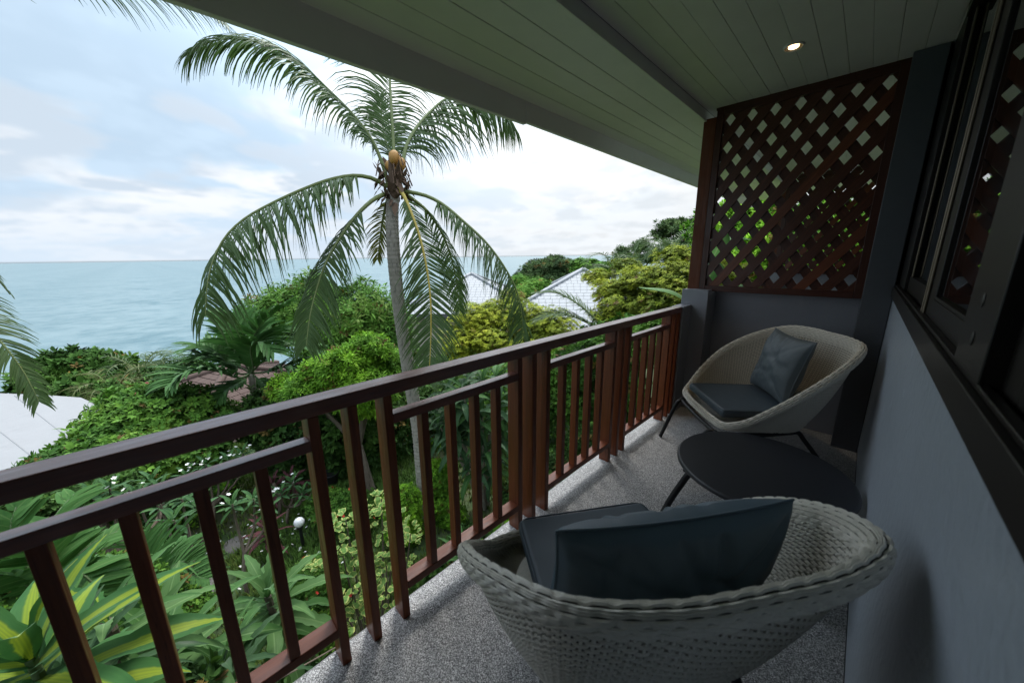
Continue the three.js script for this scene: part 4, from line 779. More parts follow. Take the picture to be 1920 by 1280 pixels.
// variegated shrub of round yellow-edged leaves
{
  reseed(550);
  const foot = onLand(at(690, 1120, 3.75)), t = thing('variegated_shrub', foot, 'shrub of round pale leaves edged in yellow below the third railing gap', 'shrub');
  const tips = [[648, 975, 3.9], [690, 960, 3.95], [735, 985, 4.05], [770, 1000, 4.1], [640, 1030, 3.75], [690, 1040, 3.7], [725, 1060, 3.8], [660, 1100, 3.55], [700, 1110, 3.55], [735, 1120, 3.7], [670, 1155, 3.45], [765, 1060, 4.0], [612, 1045, 3.8], [715, 935, 4.1]].map((p) => at(...p).sub(foot));
  const gb = new GB(); for (const p of tips) tube(gb, spline([V(p.x * 0.35, -0.1, p.z * 0.35), V(p.x * 0.8, p.y * 0.55, p.z * 0.8), p], 8), (s) => lerp(0.016, 0.006, s), 6); part('stems', gb.geo(), M2.bark, t);
  const round = (s) => Math.sqrt(Math.max(0, 1 - Math.pow(2 * clamp(s * 0.97 + 0.03) - 1, 2))), vars = Array.from({ length: 4 }, () => { const g = new GB(); blade(g, V(0, 0, 0), V(0, 0.2, -1), UPV, rr(0.068, 0.09), rr(0.07, 0.092), { n: 6, droop: 0.6, fold: 0.18, prof: round, wave: 0.3 }); return g.geo(); });
  for (const p of tips) for (let i = 0; i < 21; i++) { const m = part('leaf', vars[i % 4], M2.polys, t), a = rnd() * 6.3, r = rr(0.03, 0.17); m.position.set(p.x + Math.cos(a) * r, p.y + rr(-0.2, 0.10), p.z + Math.sin(a) * r); m.rotation.order = 'YXZ'; m.rotation.set(rr(-0.4, 0.7), -a - Math.PI / 2 + rr(-0.8, 0.8), rr(-0.4, 0.4)); m.scale.setScalar(rr(0.75, 1.15)); }
}
// frangipani: bare forking stems, rosettes of leaves, white flower heads
function flower(r) { const gb = new GB(); for (let i = 0; i < 5; i++) { const a = i / 5 * 6.283; blade(gb, V(0, 0, 0), V(Math.cos(a), 0.35, Math.sin(a)), UPV, r, r * 0.75, { n: 3, droop: 0.5, fold: 0.1, prof: (s) => Math.sin(Math.PI * clamp(s * 0.85 + 0.12)) }); } return gb.geo(); }
const flowerG = flower(0.03), plumVars = (() => { reseed(555); return Array.from({ length: 4 }, () => { const g = new GB(); blade(g, V(0, 0, -0.02), V(0, 0.1, -1), UPV, rr(0.17, 0.22), rr(0.05, 0.062), { n: 5, droop: 0.7, fold: 0.22, prof: (s) => Math.pow(Math.sin(Math.PI * clamp(0.05 + s * 0.93)), 0.7) }); return g.geo(); }); })();
function frangipani(base, heads, label, flowers = 3) {
  const foot = onLand(base), t = thing('frangipani', foot, label, 'flowering shrub', 'frangipani in the garden bed'), gb = new GB(), tips = heads.map((p) => at(...p).sub(foot));
  const fork = tips.reduce((a, b) => a.add(b), V(0, 0, 0)).divideScalar(tips.length).multiplyScalar(0.5); fork.x *= 0.5; fork.z *= 0.5;
  tube(gb, spline([V(0, -0.1, 0), fork.clone().multiplyScalar(0.5).add(V(0.05, 0, 0.03)), fork], 8), 0.024, 8);
  for (const p of tips) tube(gb, spline([fork, fork.clone().lerp(p, 0.45).add(V((p.x - fork.x) * 0.3, -0.05, (p.z - fork.z) * 0.3)), p], 8), (s) => lerp(0.02, 0.011, s), 6);
  part('stem', gb.geo(), M2.bark, t);
  tips.forEach((p, h) => {
    for (let i = 0; i < 13; i++) { const m = part('leaf', plumVars[i % 4], i % 3 ? M2.plum : M2.drac, t); m.position.set(p.x, p.y - i * 0.006 + rr(0, 0.03), p.z); m.rotation.order = 'YXZ'; m.rotation.set(lerp(1.0, -0.3, i / 12) + rr(-0.15, 0.15), i * 2.4, rr(-0.2, 0.2)); }
    if (h % 2 === 0 || flowers > 4) for (let i = 0; i < flowers; i++) { const m = part('flower', flowerG, M2.white, t); m.position.set(p.x + rr(-0.11, 0.11), p.y + rr(0.03, 0.14), p.z + rr(-0.11, 0.11)); m.rotation.set(rr(-0.7, 0.7), rnd() * 6, rr(-0.7, 0.7)); }
  });
}
reseed(560);
frangipani(at(455, 1075, 5.4), [[435, 945, 5.6], [475, 935, 5.7], [500, 950, 5.6]], 'frangipani with white flowers and bare forking stems left of the lamp on the lawn');
frangipani(at(535, 960, 6.6), [[548, 905, 6.6], [566, 925, 6.4], [525, 925, 6.5], [590, 915, 6.8]], 'frangipani with white flowers in front of the red-leaved plants', 4);
frangipani(at(355, 1060, 5.0), [[300, 945, 5.3], [340, 935, 5.4], [372, 950, 5.2], [325, 975, 5.0]], 'low frangipani beside the stepping stones', 2);
frangipani(at(395, 960, 6.9), [[385, 870, 7.1], [430, 862, 7.2], [455, 850, 7.3], [405, 885, 6.9], [350, 890, 7.0]], 'frangipani flowering white just under the top rail', 5);
frangipani(at(290, 980, 6.3), [[255, 925, 6.3], [300, 915, 6.4], [225, 940, 6.2], [285, 900, 6.6]], 'frangipani with pale flowers at the left between the two upper rails', 4);
frangipani(at(180, 1000, 6.0), [[130, 935, 6.0], [170, 925, 6.1], [205, 915, 6.2]], 'frangipani with pinkish white flowers farthest left', 4);
// red-leaved cordylines
for (const [u, v, d, lab] of [[512, 905, 7.0, 'dark red cordyline behind the frangipani, left one of two'], [545, 895, 7.2, 'dark red cordyline next to the black pot, right one of two'], [495, 985, 5.9, 'low maroon cordyline beside the bare frangipani stems']]) { reseed(570 + u); rosette(at(u, v, d), lab, { name: 'cordyline', len: 0.34, wid: 0.06, droop: 1.0, count: 20, mat: M2.cordy, shaft: 0.3 }); }
// banana leaves beside the corner column
{
  reseed(580);
  const foot = onLand(V(-2.2, 0, -6.9)), t = thing('banana_plant', foot, 'banana plant whose broken pale leaf points left beside the corner column', 'plant');
  const bl = (a, b, c, w, m = M2.banana) => { const pts = rel([a, b, c], foot), C = new THREE.CatmullRomCurve3(pts).getPoints(12), gb = new GB(); let L = -1, Mm = -1, R = -1; for (let i = 0; i <= 12; i++) { const s = i / 12, T = C[Math.min(12, i + 1)].clone().sub(C[Math.max(0, i - 1)]).normalize(), S = T.clone().cross(UPV).normalize(), hw = w * 0.5 * Math.max(0.04, Math.sin(Math.PI * clamp(0.06 + s * 0.93))), p = C[i], dr = hw * 0.35 + rr(0, 0.012); const l = gb.v(p.x - S.x * hw, p.y - dr, p.z - S.z * hw, 0, s), mm = gb.v(p.x, p.y, p.z, 0.5, s), r = gb.v(p.x + S.x * hw, p.y - dr, p.z + S.z * hw, 1, s); if (i) { gb.quad(L, Mm, mm, l); gb.quad(Mm, R, r, mm); } L = l; Mm = mm; R = r; } return part('leaf', gb.geo(), m, t); };
  bl(at(1300, 570, 5.0), at(1262, 545, 5.0), at(1198, 538, 5.2), 0.16);
  bl(V(-2.1, 0.4, -6.9), V(-1.75, 1.2, -6.4), V(-1.45, 1.35, -5.6), 0.30); bl(V(-2.1, 0.4, -6.9), V(-1.6, 0.95, -6.3), V(-1.35, 0.6, -5.6), 0.30); bl(V(-2.2, 0.5, -7), V(-1.9, 1.7, -7.4), V(-1.6, 1.7, -8.2), 0.34); bl(V(-2.1, 0.3, -6.9), V(-1.6, 0.9, -7.2), V(-1.0, 0.75, -7.9), 0.34); bl(V(-2.2, 0.4, -6.9), V(-1.8, 1.5, -6.7), V(-1.5, 1.75, -6.1), 0.28);
  const g = new GB(); tube(g, spline([V(0, -0.1, 0), V(0.02, 1.8, 0.02), V(0.1, 3.7, 0)], 12), (s) => lerp(0.13, 0.05, s), 12); part('stem', g.geo(), M2.stem, t);
}
// lamp, pot, stones on the lawn
{
  reseed(590);
  const foot = onLand(at(569, 1027, 5.84)), t = thing('garden_lamp', foot, 'white globe lamp on a short black post standing on the lawn', 'garden lamp');
  part('post', new THREE.CylinderGeometry(0.022, 0.026, 0.36, 14).translate(0, 0.17, 0), M.black, t);
  part('collar', new THREE.LatheGeometry([[0.001, 0.33], [0.045, 0.34], [0.05, 0.365], [0.04, 0.385], [0.001, 0.387]].map((p) => new THREE.Vector2(...p)), 20), M.black, t);
  part('globe', new THREE.SphereGeometry(0.075, 24, 16).translate(0, 0.445, 0), std({ color: lin(0.82, 0.83, 0.85), roughness: 0.35 }), t);
  const pf = onLand(at(622, 906, 7.4)), p = thing('plant_pot', pf, 'black plastic pot standing on the lawn under the dense hedge', 'pot');
  part('pot_body', new THREE.LatheGeometry([[0.001, 0.0], [0.11, 0.0], [0.135, 0.22], [0.155, 0.22], [0.158, 0.26], [0.14, 0.262], [0.13, 0.2], [0.001, 0.19]].map((q) => new THREE.Vector2(...q)), 28), std({ color: lin(0.018, 0.018, 0.02), roughness: 0.5 }), p);
  const stone = std({ color: lin(0.12, 0.112, 0.105), roughness: 0.95, bumpMap: barkTex, bumpScale: 0.01 });
  [[432, 985, 6.6, 'flat grey stepping stone under the frangipani, the larger'], [372, 1015, 5.9, 'flat grey stepping stone farther left, partly hidden by stems'], [610, 870, 7.8, 'pale flat stone at the hedge foot behind the pot']].forEach(([u, v, d, lab]) => { const g = new THREE.SphereGeometry(0.17, 22, 12), P = g.attributes.position; for (let i = 0; i < P.count; i++) { const k = 1 + 0.35 * (fbm(P.getX(i) * 4 + u, P.getY(i) * 4, P.getZ(i) * 4, 3) - 0.5); P.setXYZ(i, P.getX(i) * k * 1.3, P.getY(i) * 0.24, P.getZ(i) * k); } g.computeVertexNormals(); const s = one('stepping_stone', g, stone, lab, 'stone', 'stones set in the lawn'); s.position.copy(onLand(at(u, v, d))); });
}
// lawn: grass, fallen petals, leaf litter
{
  reseed(600);
  const g = new GB(); for (let i = 0; i < 7; i++) { const a = rnd() * 6.3; blade(g, V(rr(-0.04, 0.04), 0, rr(-0.04, 0.04)), V(Math.cos(a) * 0.5, 1, Math.sin(a) * 0.5), V(Math.cos(a), 0, Math.sin(a)), rr(0.05, 0.10), 0.016, { n: 2, droop: 0.7, fold: 0.1, prof: (s) => 1 - s }); }
  const N = 52000, m = new THREE.InstancedMesh(g.geo(), far({ color: lin(1, 1, 1) }), N); let k = 0;
  while (k < N) { const x = rr(-11, -1.6), z = rr(-9, 4.5), q = fbm(x * 0.9 + 3, z * 0.9 + 8, 2, 3); if (q < 0.36 && rnd() < 0.75) continue; dummy.position.set(x, land(x, z) - 0.005, z); dummy.rotation.set(0, rnd() * 6.3, 0); dummy.scale.setScalar(rr(0.8, 1.5)); dummy.updateMatrix(); m.setMatrixAt(k, dummy.matrix); const b = rr(0.8, 1.5), y = rr(0, 0.5) * (1 - smooth(0.4, 0.6, q)); colr.setRGB((0.075 + 0.06 * y) * b, (0.145 - 0.02 * y) * b, 0.028 * b); m.setColorAt(k, colr); k++; }
  m.name = 'grass'; tag(m, 'short patchy green grass of the shaded lawn', 'grass', null, 'stuff'); m.receiveShadow = true; scene.add(m);
  const pm = new THREE.InstancedMesh(flowerG, M2.white, 80); for (let i = 0; i < 80; i++) { const c = onLand(atY(rr(400, 640), rr(960, 1110), GY)); dummy.position.set(c.x + rr(-0.4, 0.4), 0, c.z + rr(-0.4, 0.4)); dummy.position.y = land(dummy.position.x, dummy.position.z) + 0.06; dummy.rotation.set(rr(-0.6, 0.6), rnd() * 6, rr(-0.6, 0.6)); dummy.scale.setScalar(rr(0.6, 1)); dummy.updateMatrix(); pm.setMatrixAt(i, dummy.matrix); }
  pm.name = 'fallen_flowers'; tag(pm, 'white fallen frangipani flowers scattered on the lawn', 'flowers', null, 'stuff'); scene.add(pm);
}
// ---------------------------------------------------------------- shrubs, trees and houses down the slope
const SP = (() => { reseed(700); return { round: sprig(9, 1, 0.46, { n: 3, prof: (s) => Math.pow(Math.sin(Math.PI * clamp(0.1 + s * 0.88)), 0.8) }), slim: sprig(10, 1, 0.26), fine: sprig(12, 1, 0.30, { droop: 0.3 }), flat: sprig(10, 1, 0.36, { flat: true, droop: 0.6 }), big: sprig(8, 1, 0.40, { n: 4, fold: 0.25, prof: (s) => Math.pow(Math.sin(Math.PI * clamp(0.08 + s * 0.9)), 0.75) }) }; })();
const G = {
  bright: [[0.039, 0.108, 0.011], [0.099, 0.240, 0.015], [0.210, 0.421, 0.023], [0.341, 0.551, 0.034]], mid: [[0.026, 0.073, 0.011], [0.058, 0.152, 0.018], [0.111, 0.240, 0.027], [0.210, 0.335, 0.039]],
  dark: [[0.017, 0.046, 0.009], [0.034, 0.087, 0.014], [0.058, 0.133, 0.020], [0.105, 0.189, 0.027]], olive: [[0.078, 0.124, 0.011], [0.183, 0.240, 0.017], [0.328, 0.364, 0.023], [0.459, 0.464, 0.034]],
  bluish: [[0.032, 0.061, 0.022], [0.058, 0.104, 0.034], [0.099, 0.152, 0.046], [0.144, 0.203, 0.058]],
};
// blobs given as seen places: [u, v, distance, radius x, radius y]
function bush(name, label, cat, o) {
  reseed(o.seed); const cs = o.blobs.map(([u, v, d, r, ry]) => { const p = at(u, v, d); return [p.x, p.y, p.z, r, ry ?? r, r]; });
  const mid = cs.reduce((a, c) => a.add(V(c[0], 0, c[2])), V(0, 0, 0)).divideScalar(cs.length), foot = onLand(o.foot ?? mid), t = thing(name, foot, label, cat, o.group);
  const bl = cs.map((c) => [c[0] - foot.x, c[1] - foot.y, c[2] - foot.z, c[3], c[4], c[5]]);
  limbs(t, V(0, -0.15, 0), bl.slice(0, 9).map((b) => V(b[0], b[1] - b[4] * 0.1, b[2])), o.r ?? 0.09, o.bark ?? M2.bark, 'trunk');
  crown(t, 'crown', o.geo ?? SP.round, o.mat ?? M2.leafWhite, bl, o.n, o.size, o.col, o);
  if (o.flowers) { const f = new THREE.InstancedMesh(flowerG, o.flowers.mat, o.flowers.n); for (let i = 0; i < o.flowers.n; i++) { const b = bl[i % bl.length], a = rnd() * 6.3, e = rr(0, 1.4), s = 1.02; dummy.position.set(b[0] + Math.cos(a) * Math.cos(e) * b[3] * s, b[1] + Math.sin(e) * b[4] * s, b[2] + Math.sin(a) * Math.cos(e) * b[5] * s); dummy.rotation.set(rr(-1, 1), rnd() * 6, rr(-1, 1)); dummy.scale.setScalar(o.flowers.s); dummy.updateMatrix(); f.setMatrixAt(i, dummy.matrix); } f.name = 'flowers'; f.userData.kind = 'stuff'; t.add(f); }
  return t;
}
// near and middle garden
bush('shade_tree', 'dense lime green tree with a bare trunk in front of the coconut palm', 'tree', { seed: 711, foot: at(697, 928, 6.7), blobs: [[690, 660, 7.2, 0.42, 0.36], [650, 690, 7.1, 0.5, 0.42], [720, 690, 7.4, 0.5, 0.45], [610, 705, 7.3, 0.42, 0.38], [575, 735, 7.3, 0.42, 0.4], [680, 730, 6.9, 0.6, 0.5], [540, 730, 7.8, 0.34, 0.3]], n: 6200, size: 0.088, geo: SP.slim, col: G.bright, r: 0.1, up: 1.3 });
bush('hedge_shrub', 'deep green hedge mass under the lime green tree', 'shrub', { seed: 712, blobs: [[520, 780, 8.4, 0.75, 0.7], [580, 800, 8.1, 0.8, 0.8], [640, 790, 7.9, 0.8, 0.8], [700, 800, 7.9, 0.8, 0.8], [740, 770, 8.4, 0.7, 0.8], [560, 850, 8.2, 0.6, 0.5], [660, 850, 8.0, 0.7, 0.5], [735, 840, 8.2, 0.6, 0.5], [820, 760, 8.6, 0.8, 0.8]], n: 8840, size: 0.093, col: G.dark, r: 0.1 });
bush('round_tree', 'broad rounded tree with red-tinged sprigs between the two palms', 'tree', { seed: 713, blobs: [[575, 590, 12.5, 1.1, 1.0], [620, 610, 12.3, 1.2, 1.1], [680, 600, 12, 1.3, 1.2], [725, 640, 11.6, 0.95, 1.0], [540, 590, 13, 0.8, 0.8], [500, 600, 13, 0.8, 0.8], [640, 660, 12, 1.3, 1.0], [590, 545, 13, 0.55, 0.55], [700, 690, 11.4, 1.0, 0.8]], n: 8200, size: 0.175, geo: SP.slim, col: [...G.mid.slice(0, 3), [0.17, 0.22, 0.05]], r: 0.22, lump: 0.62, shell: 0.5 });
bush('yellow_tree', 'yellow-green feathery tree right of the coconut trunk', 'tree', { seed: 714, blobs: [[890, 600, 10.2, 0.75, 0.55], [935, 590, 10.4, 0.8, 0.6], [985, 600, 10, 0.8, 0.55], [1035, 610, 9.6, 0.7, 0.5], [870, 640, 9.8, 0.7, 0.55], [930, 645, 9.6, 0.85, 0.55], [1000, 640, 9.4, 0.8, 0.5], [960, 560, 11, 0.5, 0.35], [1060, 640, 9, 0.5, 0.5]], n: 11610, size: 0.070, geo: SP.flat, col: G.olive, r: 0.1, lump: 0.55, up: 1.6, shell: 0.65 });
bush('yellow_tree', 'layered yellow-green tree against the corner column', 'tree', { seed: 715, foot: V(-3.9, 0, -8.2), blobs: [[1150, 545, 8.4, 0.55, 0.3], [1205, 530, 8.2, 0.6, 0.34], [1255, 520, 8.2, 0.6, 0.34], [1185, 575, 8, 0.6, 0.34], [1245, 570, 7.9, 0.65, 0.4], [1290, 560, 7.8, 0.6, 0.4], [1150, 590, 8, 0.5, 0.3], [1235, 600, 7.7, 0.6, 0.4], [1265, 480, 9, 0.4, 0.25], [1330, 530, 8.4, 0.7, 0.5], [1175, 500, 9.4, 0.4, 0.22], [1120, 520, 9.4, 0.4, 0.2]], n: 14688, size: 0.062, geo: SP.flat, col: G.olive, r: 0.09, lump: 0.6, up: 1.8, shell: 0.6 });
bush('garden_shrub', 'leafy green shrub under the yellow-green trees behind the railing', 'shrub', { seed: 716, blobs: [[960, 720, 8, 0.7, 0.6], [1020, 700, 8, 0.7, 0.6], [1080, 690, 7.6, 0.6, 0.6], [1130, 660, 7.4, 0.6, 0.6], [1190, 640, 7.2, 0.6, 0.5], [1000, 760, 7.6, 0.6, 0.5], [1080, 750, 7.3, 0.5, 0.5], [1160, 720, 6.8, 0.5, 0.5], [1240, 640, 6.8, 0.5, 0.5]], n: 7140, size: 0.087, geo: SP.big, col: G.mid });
bush('ixora_bush', 'low ixora bush dotted with small red flower heads', 'flowering shrub', { seed: 717, blobs: [[640, 955, 5.9, 0.38, 0.3], [610, 945, 6.2, 0.3, 0.24], [668, 975, 5.7, 0.3, 0.26], [690, 950, 6.0, 0.28, 0.26]], n: 3910, size: 0.038, geo: SP.fine, col: G.mid, r: 0.03, flowers: { n: 26, s: 0.9, mat: M2.red } });
bush('ixora_bush', 'second low red-flowered bush beside the corn plant rosette', 'flowering shrub', { seed: 718, blobs: [[585, 1085, 4.1, 0.26, 0.24], [615, 1120, 3.8, 0.24, 0.22], [560, 1100, 4.2, 0.2, 0.2]], n: 2210, size: 0.034, geo: SP.fine, col: G.mid, r: 0.02, flowers: { n: 12, s: 0.75, mat: M2.red } });
bush('clipped_bush', 'small rounded fresh green bush at the palm foot', 'shrub', { seed: 719, blobs: [[755, 950, 5.3, 0.32, 0.34], [760, 990, 5.2, 0.3, 0.26]], n: 2890, size: 0.037, geo: SP.fine, col: G.bright, r: 0.03 });
bush('clipped_bush', 'taller fine-leaved bush right of the palm foot', 'shrub', { seed: 720, blobs: [[822, 895, 5.6, 0.26, 0.3], [830, 935, 5.5, 0.3, 0.3], [845, 965, 5.4, 0.28, 0.22]], n: 2890, size: 0.037, geo: SP.fine, col: G.bright, r: 0.03 });
bush('flowering_shrub', 'bushy green shrub with pink flowers above the railing at the left', 'flowering shrub', { seed: 721, blobs: [[270, 780, 8.6, 0.7, 0.55], [330, 785, 8.4, 0.7, 0.55], [230, 820, 8.2, 0.6, 0.5], [300, 840, 8, 0.7, 0.5], [380, 810, 8.2, 0.55, 0.45], [180, 850, 7.9, 0.45, 0.3], [120, 862, 7.8, 0.4, 0.18], [410, 790, 8.6, 0.4, 0.4], [250, 870, 7.6, 0.6, 0.4], [360, 860, 7.7, 0.5, 0.4]], n: 9520, size: 0.077, geo: SP.big, col: G.mid, r: 0.06, flowers: { n: 22, s: 1.1, mat: M2.pink } });
bush('garden_shrub', 'dark shrub filling the bed below the top rail at the left', 'shrub', { seed: 722, blobs: [[200, 930, 7, 0.4, 0.25], [260, 920, 7.3, 0.4, 0.25], [330, 915, 7.4, 0.4, 0.22], [120, 950, 6.6, 0.4, 0.22], [30, 970, 6.0, 0.4, 0.25], [60, 1040, 4.8, 0.3, 0.22], [270, 1060, 4.6, 0.22, 0.18]], n: 6800, size: 0.062, geo: SP.round, col: G.dark });
bush('garden_shrub', 'thicket of small bright leaves behind the left corn plants', 'shrub', { seed: 723, blobs: [[250, 1110, 3.9, 0.22, 0.2], [290, 1130, 3.7, 0.2, 0.18], [330, 1150, 3.6, 0.2, 0.15], [180, 1090, 4.0, 0.2, 0.2], [620, 1200, 3.2, 0.14, 0.14], [590, 1180, 3.3, 0.14, 0.12]], n: 3600, size: 0.036, geo: SP.round, col: G.mid, r: 0.02 });
bush('garden_shrub', 'rough green undergrowth at the balcony foot', 'shrub', { seed: 724, blobs: [[250, 1420, 2.3, 0.4, 0.2], [450, 1420, 2.3, 0.4, 0.2], [620, 1290, 2.9, 0.25, 0.2], [820, 1080, 4.2, 0.3, 0.25], [880, 1020, 4.6, 0.3, 0.25], [960, 940, 5.4, 0.3, 0.25], [1030, 880, 6, 0.4, 0.3], [1100, 830, 6.6, 0.4, 0.35], [1180, 760, 6.9, 0.4, 0.4]], n: 5100, size: 0.056, geo: SP.round, col: G.dark, r: 0.02 });
// lower down
bush('round_tree', 'dark rounded tree beside the white canopy roof', 'tree', { seed: 731, blobs: [[120, 712, 19, 1.0, 0.8], [170, 705, 19, 1.1, 0.8], [210, 720, 19, 0.8, 0.7], [105, 740, 18.5, 0.7, 0.7], [160, 740, 18, 1.2, 0.8]], n: 7140, size: 0.186, geo: SP.round, mat: M2.leafFar, col: G.dark, r: 0.25, lump: 0.45 });
bush('dark_shrub', 'dark tangled shrub between the canopy roof and the brown roof', 'shrub', { seed: 732, blobs: [[225, 760, 16, 0.9, 0.8], [270, 745, 16.5, 0.9, 0.8], [310, 720, 17, 0.8, 0.5], [245, 725, 18, 0.8, 0.6], [350, 700, 18, 0.9, 0.5]], n: 5100, size: 0.161, geo: SP.slim, mat: M2.leafFar, col: G.dark, r: 0.15, lump: 0.6 });
// small palms on the slope
function smallPalm(u, v, d, h, label, tone = M2.palm) { reseed(740 + u); const top = at(u, v, d), foot = onLand(top), t = thing('slope_palm', foot, label, 'palm tree', 'small palms on the slope'), gb = new GB(); tube(gb, rel([foot.clone().setY(foot.y - 0.1), top], foot), 0.09, 8); part('trunk', gb.geo(), M2.palmTrunk, t); for (let i = 0; i < 11; i++) { const a = i / 11 * 6.28 + rr(-0.2, 0.2), e = rr(0.1, 1.0), R = h * rr(0.85, 1.1), c = Math.cos(a), s = Math.sin(a); addFrond(t, [top, V(top.x + c * R * 0.35, top.y + e * R * 0.45, top.z + s * R * 0.35), V(top.x + c * R * 0.7, top.y + e * R * 0.4, top.z + s * R * 0.7), V(top.x + c * R * 0.95, top.y + e * R * 0.1 - R * 0.2, top.z + s * R * 0.95)], { n: 26, len: R * 0.3, wid: R * 0.022, seg: 3, t0: 0.12, r0: 0.02 }, tone, M2.rachis); } return t; }
smallPalm(262, 700, 18, 1.5, 'small grey-green palm right of the dark rounded tree'); smallPalm(300, 690, 19, 1.3, 'thin palm against the sea at the left'); smallPalm(215, 735, 16.5, 1.4, 'pale drooping palm beside the canopy roof corner', M2.palmOld);
smallPalm(1255, 470, 24, 2.6, 'coconut crown in front of the tall trees at the right'); smallPalm(1152, 505, 13, 1.2, 'upright palm shoot above the white roof');
smallPalm(1400, 470, 14, 2.0, 'palm seen through the lattice screen');
bush('tall_tree', 'tall airy dark tree on the headland next to the wooden post', 'tree', { seed: 751, blobs: [[1262, 424, 44, 1.7, 0.8], [1286, 436, 43, 1.8, 1.0], [1240, 440, 45, 1.2, 0.7], [1272, 462, 43, 1.8, 0.8], [1296, 425, 44, 1.4, 0.9], [1250, 470, 43, 1.2, 0.6], [1290, 480, 43, 1.6, 0.9]], n: 1700, size: 0.34, geo: SP.fine, mat: M2.leafFar, col: G.bluish, r: 0.4, lump: 0.6, shell: 0.5, up: 1.2 });
bush('tall_tree', 'wispy grey-green tree left of the tall headland tree', 'tree', { seed: 752, blobs: [[1168, 475, 46, 1.1, 0.9], [1202, 462, 46, 1.2, 0.8], [1188, 488, 45, 1.3, 0.8], [1222, 482, 45, 1.1, 0.8], [1158, 494, 46, 0.9, 0.7]], n: 1100, size: 0.34, geo: SP.slim, mat: M2.leafFar, col: G.bluish, r: 0.3, lump: 0.6, shell: 0.6 });
bush('umbrella_tree', 'dark flat-topped tree before the sea behind the white roofs', 'tree', { seed: 753, blobs: [[1010, 503, 50, 2.4, 1.1], [1045, 498, 50, 2.6, 1.3], [1066, 508, 50, 1.6, 1.0], [990, 518, 49, 1.8, 1.1], [1030, 522, 49, 2.4, 1.2]], n: 2700, size: 0.36, geo: SP.fine, mat: M2.leafFar, col: [...G.bluish.slice(0, 3), [0.09, 0.15, 0.06]], r: 0.4, lump: 0.5, up: 1.2 });
bush('umbrella_tree', 'lighter spreading tree right of the flat-topped tree', 'tree', { seed: 754, blobs: [[1100, 500, 36, 1.6, 0.7], [1125, 505, 36, 1.4, 0.7], [1110, 515, 35, 1.8, 0.7]], n: 2550, size: 0.310, geo: SP.flat, mat: M2.leafFar, col: G.mid, r: 0.25, lump: 0.5, up: 1.5 });
bush('roadside_tree', 'green tree tops between the two white roofs', 'tree', { seed: 755, blobs: [[985, 545, 22, 0.9, 0.5], [1010, 535, 23, 0.8, 0.5], [975, 525, 27, 0.9, 0.4]], n: 2550, size: 0.149, geo: SP.flat, mat: M2.leafFar, col: G.mid, r: 0.12, lump: 0.5 });
bush('neighbour_tree', 'trees glimpsed through the lattice diamonds', 'tree', { seed: 756, blobs: [[1380, 440, 13, 1.2, 1.0], [1450, 450, 13, 1.3, 1.0], [1500, 470, 12, 1.2, 1.0], [1560, 450, 13, 1.3, 1.1], [1610, 470, 13, 1.3, 1.1], [1540, 500, 12, 1.0, 0.8], [1420, 500, 11, 1.1, 0.8], [1400, 410, 16, 1.3, 1.0]], n: 6120, size: 0.136, geo: SP.round, mat: M2.leafFar, col: G.bright, r: 0.15, lump: 0.5 });
// shore thicket: reads as one mass
{
  reseed(760); const N = 14000, m = new THREE.InstancedMesh(SP.round, M2.leafFar, N); let k = 0; while (k < N) { const x = rr(-46, -11), z = rr(-60, 14); if (x > -27 && z > -8 && z < 8) continue; const h = land(x, z) + Math.pow(rnd(), 0.6) * 1.5 * (0.4 + fbm(x * 0.2, z * 0.2, 5, 3)); dummy.position.set(x, h, z); dummy.rotation.set(rr(-0.5, 0.5), rnd() * 6.3, rr(-0.5, 0.5)); dummy.scale.setScalar(rr(0.2, 0.4)); dummy.updateMatrix(); m.setMatrixAt(k, dummy.matrix); const c = G.dark[Math.floor(rnd() * 3.99)], b = rr(0.8, 1.3); colr.setRGB(c[0] * b, c[1] * b, c[2] * b); m.setColorAt(k, colr); k++; }
  m.name = 'slope_scrub'; tag(m, 'low green scrub covering the slope down to the sea', 'scrub', null, 'stuff'); scene.add(m);
}
// ground cover in the beds
{
  reseed(770); const N = 9000, m = new THREE.InstancedMesh(SP.round, M2.leafWhite, N); let k = 0, tries = 0; const beds = [[-2.9, 0.8, 1.1], [-4.6, 2.3, 1.6], [-6.9, 1.9, 1.3], [-3.0, 2.6, 2.0], [-8.6, 0.4, 1.1], [-2.6, -2.0, 0.8], [-3.0, -3.2, 0.7], [-8.3, -2.2, 1.2], [-3.6, -5.8, 0.8], [-5.2, -7.4, 1.7], [-7.4, -5.4, 1.4], [-2.6, -4.6, 0.6]];
  while (k < N && tries++ < 90000) { const b = beds[Math.floor(rnd() * beds.length)], a = rnd() * 6.3, r = Math.sqrt(rnd()) * b[2], x = b[0] + Math.cos(a) * r, z = b[1] + Math.sin(a) * r; if (x > -1.7) continue; if (fbm(x * 1.3, z * 1.3, 9, 3) < 0.4) continue; dummy.position.set(x, land(x, z) + rr(0, 0.22) * (0.4 + fbm(x, z, 4, 2)), z); dummy.rotation.set(rr(-0.4, 0.4), rnd() * 6.3, rr(-0.4, 0.4)); dummy.scale.setScalar(rr(0.05, 0.1)); dummy.updateMatrix(); m.setMatrixAt(k, dummy.matrix); const c = (fbm(x * 0.8 + 5, z * 0.8, 3, 2) > 0.55 ? G.bright : G.mid)[Math.floor(rnd() * 2.99)], q = rr(0.8, 1.25); colr.setRGB(c[0] * q, c[1] * q, c[2] * q); m.setColorAt(k, colr); k++; }
  m.count = k; m.name = 'ground_cover'; tag(m, 'leafy ground cover in the garden beds', 'ground cover', null, 'stuff'); scene.add(m);
}
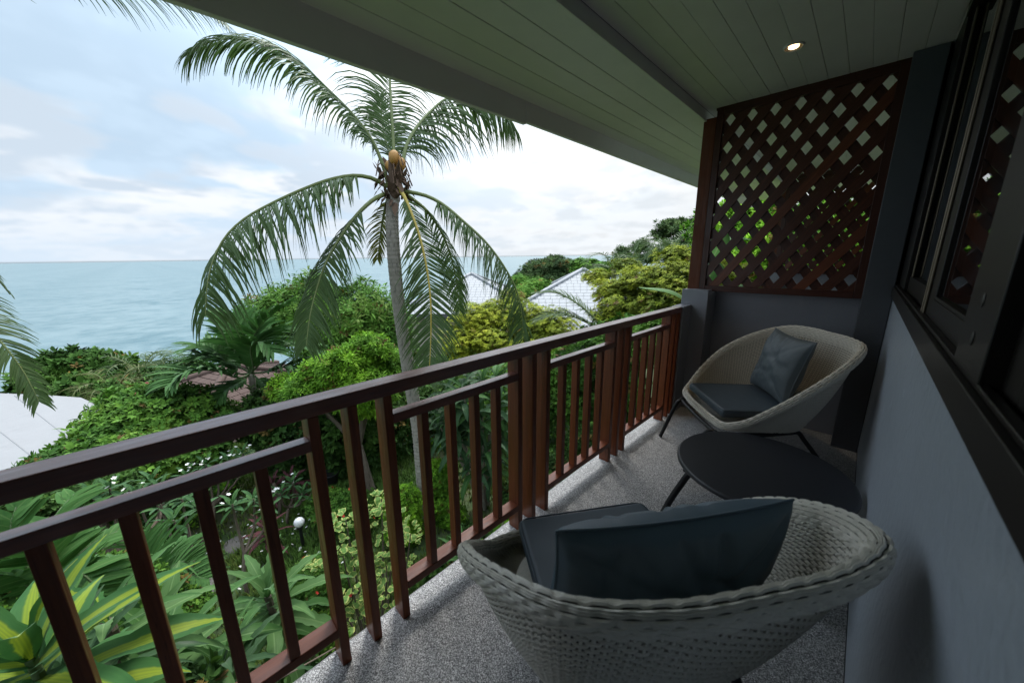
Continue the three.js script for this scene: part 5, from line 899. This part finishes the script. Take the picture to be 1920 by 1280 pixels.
// houses: two white tiled pyramid roofs
function pyramidHouse(apex, half, rise, turn, label, tile, tileMat, wallMat, course, wide) {
  const t = thing('house', V(apex.x, land(apex.x, apex.z), apex.z), label, 'house', undefined, turn), ay = apex.y - t.position.y, ey = ay - rise;
  const under = new GB(); const c = [[-1, -1], [1, -1], [1, 1], [-1, 1]].map(([a, b]) => under.v(a * half, ey - 0.04, b * half)), ap = under.v(0, ay - 0.05, 0); for (let i = 0; i < 4; i++) under.i.push(c[i], ap, c[(i + 1) % 4]); under.quad(c[0], c[1], c[2], c[3]);
  const roof = part('roof', under.geo(), rise < 1.6 ? tileMat : std({ color: lin(0.205, 0.21, 0.22), roughness: 0.9 }), t);
  const slope = Math.hypot(half, rise), n = Math.floor(slope / course);
  for (let f = 0; f < 4; f++) { const geos = []; for (let i = 0; i < n; i++) { const s0 = i / n, w = half * (s0 + 1 / n) * 2 - 0.12, m = Math.max(1, Math.round(w / wide)); for (let k = 0; k < m; k++) { const ww = w / m, b = new THREE.BoxGeometry(ww - 0.014, 0.04, course * 0.85); b.rotateX(0.06); b.translate(-w / 2 + ww * (k + 0.5), 0.02, (i + 0.5) * course); geos.push(b); } } const g = mergeGeometries(geos); g.rotateX(Math.atan2(rise, half)); g.rotateY(f * Math.PI / 2); g.translate(0, ay, 0); part('roof_tiles', g, tileMat, roof, 'stuff'); }
  for (let f = 0; f < 4; f++) { const gb = new GB(), a = Math.PI / 4 + f * Math.PI / 2; tube(gb, [V(0, ay + 0.05, 0), V(Math.sin(a) * half * 1.414, ey + 0.05, Math.cos(a) * half * 1.414)], 0.11, 6); part('hip_ridge', gb.geo(), tileMat, roof); }
  part('wall', box(half * 1.7, Math.max(0.5, ey + 0.6), half * 1.7, 0.02, 1, [0, (ey + 0.6) / 2 - 0.65, 0]), wallMat, t); return t;
}
const whiteTile = std({ color: lin(0.27, 0.28, 0.295), roughness: 0.6 }), cream = std({ color: lin(0.45, 0.40, 0.34), roughness: 0.85 });
reseed(780);
pyramidHouse(at(1094, 506, 21), 5.2, 2.7, 0.60, 'house with a white tiled pyramid roof, the larger and nearer one', 0, whiteTile, cream, 0.30, 0.34);
pyramidHouse(at(884, 514, 25), 4.6, 2.2, 0.75, 'house with a white tiled roof behind the right-hand frond of the coconut palm', 0, whiteTile, cream, 0.30, 0.34);
{ // brown ribbed roof between the shrubs
  const brownTile = std({ color: lin(0.085, 0.052, 0.042), roughness: 0.9 });
  pyramidHouse(at(430, 688, 15.5), 4.2, 1.5, 0.35, 'house with a brown tiled roof half hidden by the smaller palm', 0, brownTile, cream, 0.24, 0.3);
}
{ // white canopy roof at the left, scalloped edge and gutter
  reseed(790);
  const y0 = -2.3, pts = [[-420, 730], [0, 738], [80, 741], [150, 746], [172, 756], [190, 772], [200, 795], [203, 806], [150, 830], [80, 857], [0, 890], [-260, 985]].map(([u, v]) => atY(u, v, y0));
  const foot = onLand(pts[4]), t = thing('canopy_roof', foot, 'wide white canopy roof with a scalloped right edge at the left', 'canopy');
  const sh = new THREE.Shape(pts.map((p) => new THREE.Vector2(p.x - foot.x, -(p.z - foot.z)))), g = new THREE.ExtrudeGeometry(sh, { depth: 0.05, bevelEnabled: true, bevelThickness: 0.015, bevelSize: 0.015, bevelSegments: 2 });
  g.rotateX(-Math.PI / 2); g.translate(0, y0 - foot.y - 0.05, 0);
  part('roof_sheet', g, std({ color: lin(0.265, 0.265, 0.27), map: plaster, roughness: 0.8, bumpMap: plasterBump, bumpScale: 0.01 }), t);
  for (let i = 1; i < 5; i++) { const e = new GB(), a = pts[11].clone().lerp(pts[7], i / 5).sub(foot), b = pts[0].clone().lerp(pts[3], i / 5).sub(foot); a.y += 0.012; b.y += 0.012; tube(e, [a, b], 0.012, 5); part('sheet_seam', e.geo(), std({ color: lin(0.245, 0.245, 0.25), roughness: 0.9 }), t); }
  const gb = new GB(), a = pts[11].clone().sub(foot), b = pts[7].clone().sub(foot); a.y -= 0.10; b.y -= 0.10; tube(gb, spline([a, a.clone().lerp(b, 0.5), b], 10), 0.07, 8); part('gutter', gb.geo(), std({ color: lin(0.10, 0.11, 0.11), roughness: 0.5 }), t);
  const w = new GB(), A = pts[11].clone().sub(foot), B = pts[7].clone().sub(foot); const q = [w.v(A.x - 0.1, A.y - 0.16, A.z), w.v(B.x - 0.1, B.y - 0.16, B.z), w.v(B.x - 0.1, -0.3, B.z), w.v(A.x - 0.1, -0.3, A.z)]; w.quad(q[0], q[1], q[2], q[3]); part('wall', w.geo(), std({ color: lin(0.30, 0.32, 0.30), roughness: 0.9, side: THREE.DoubleSide }), t);
}
renderer.render(scene, camera);
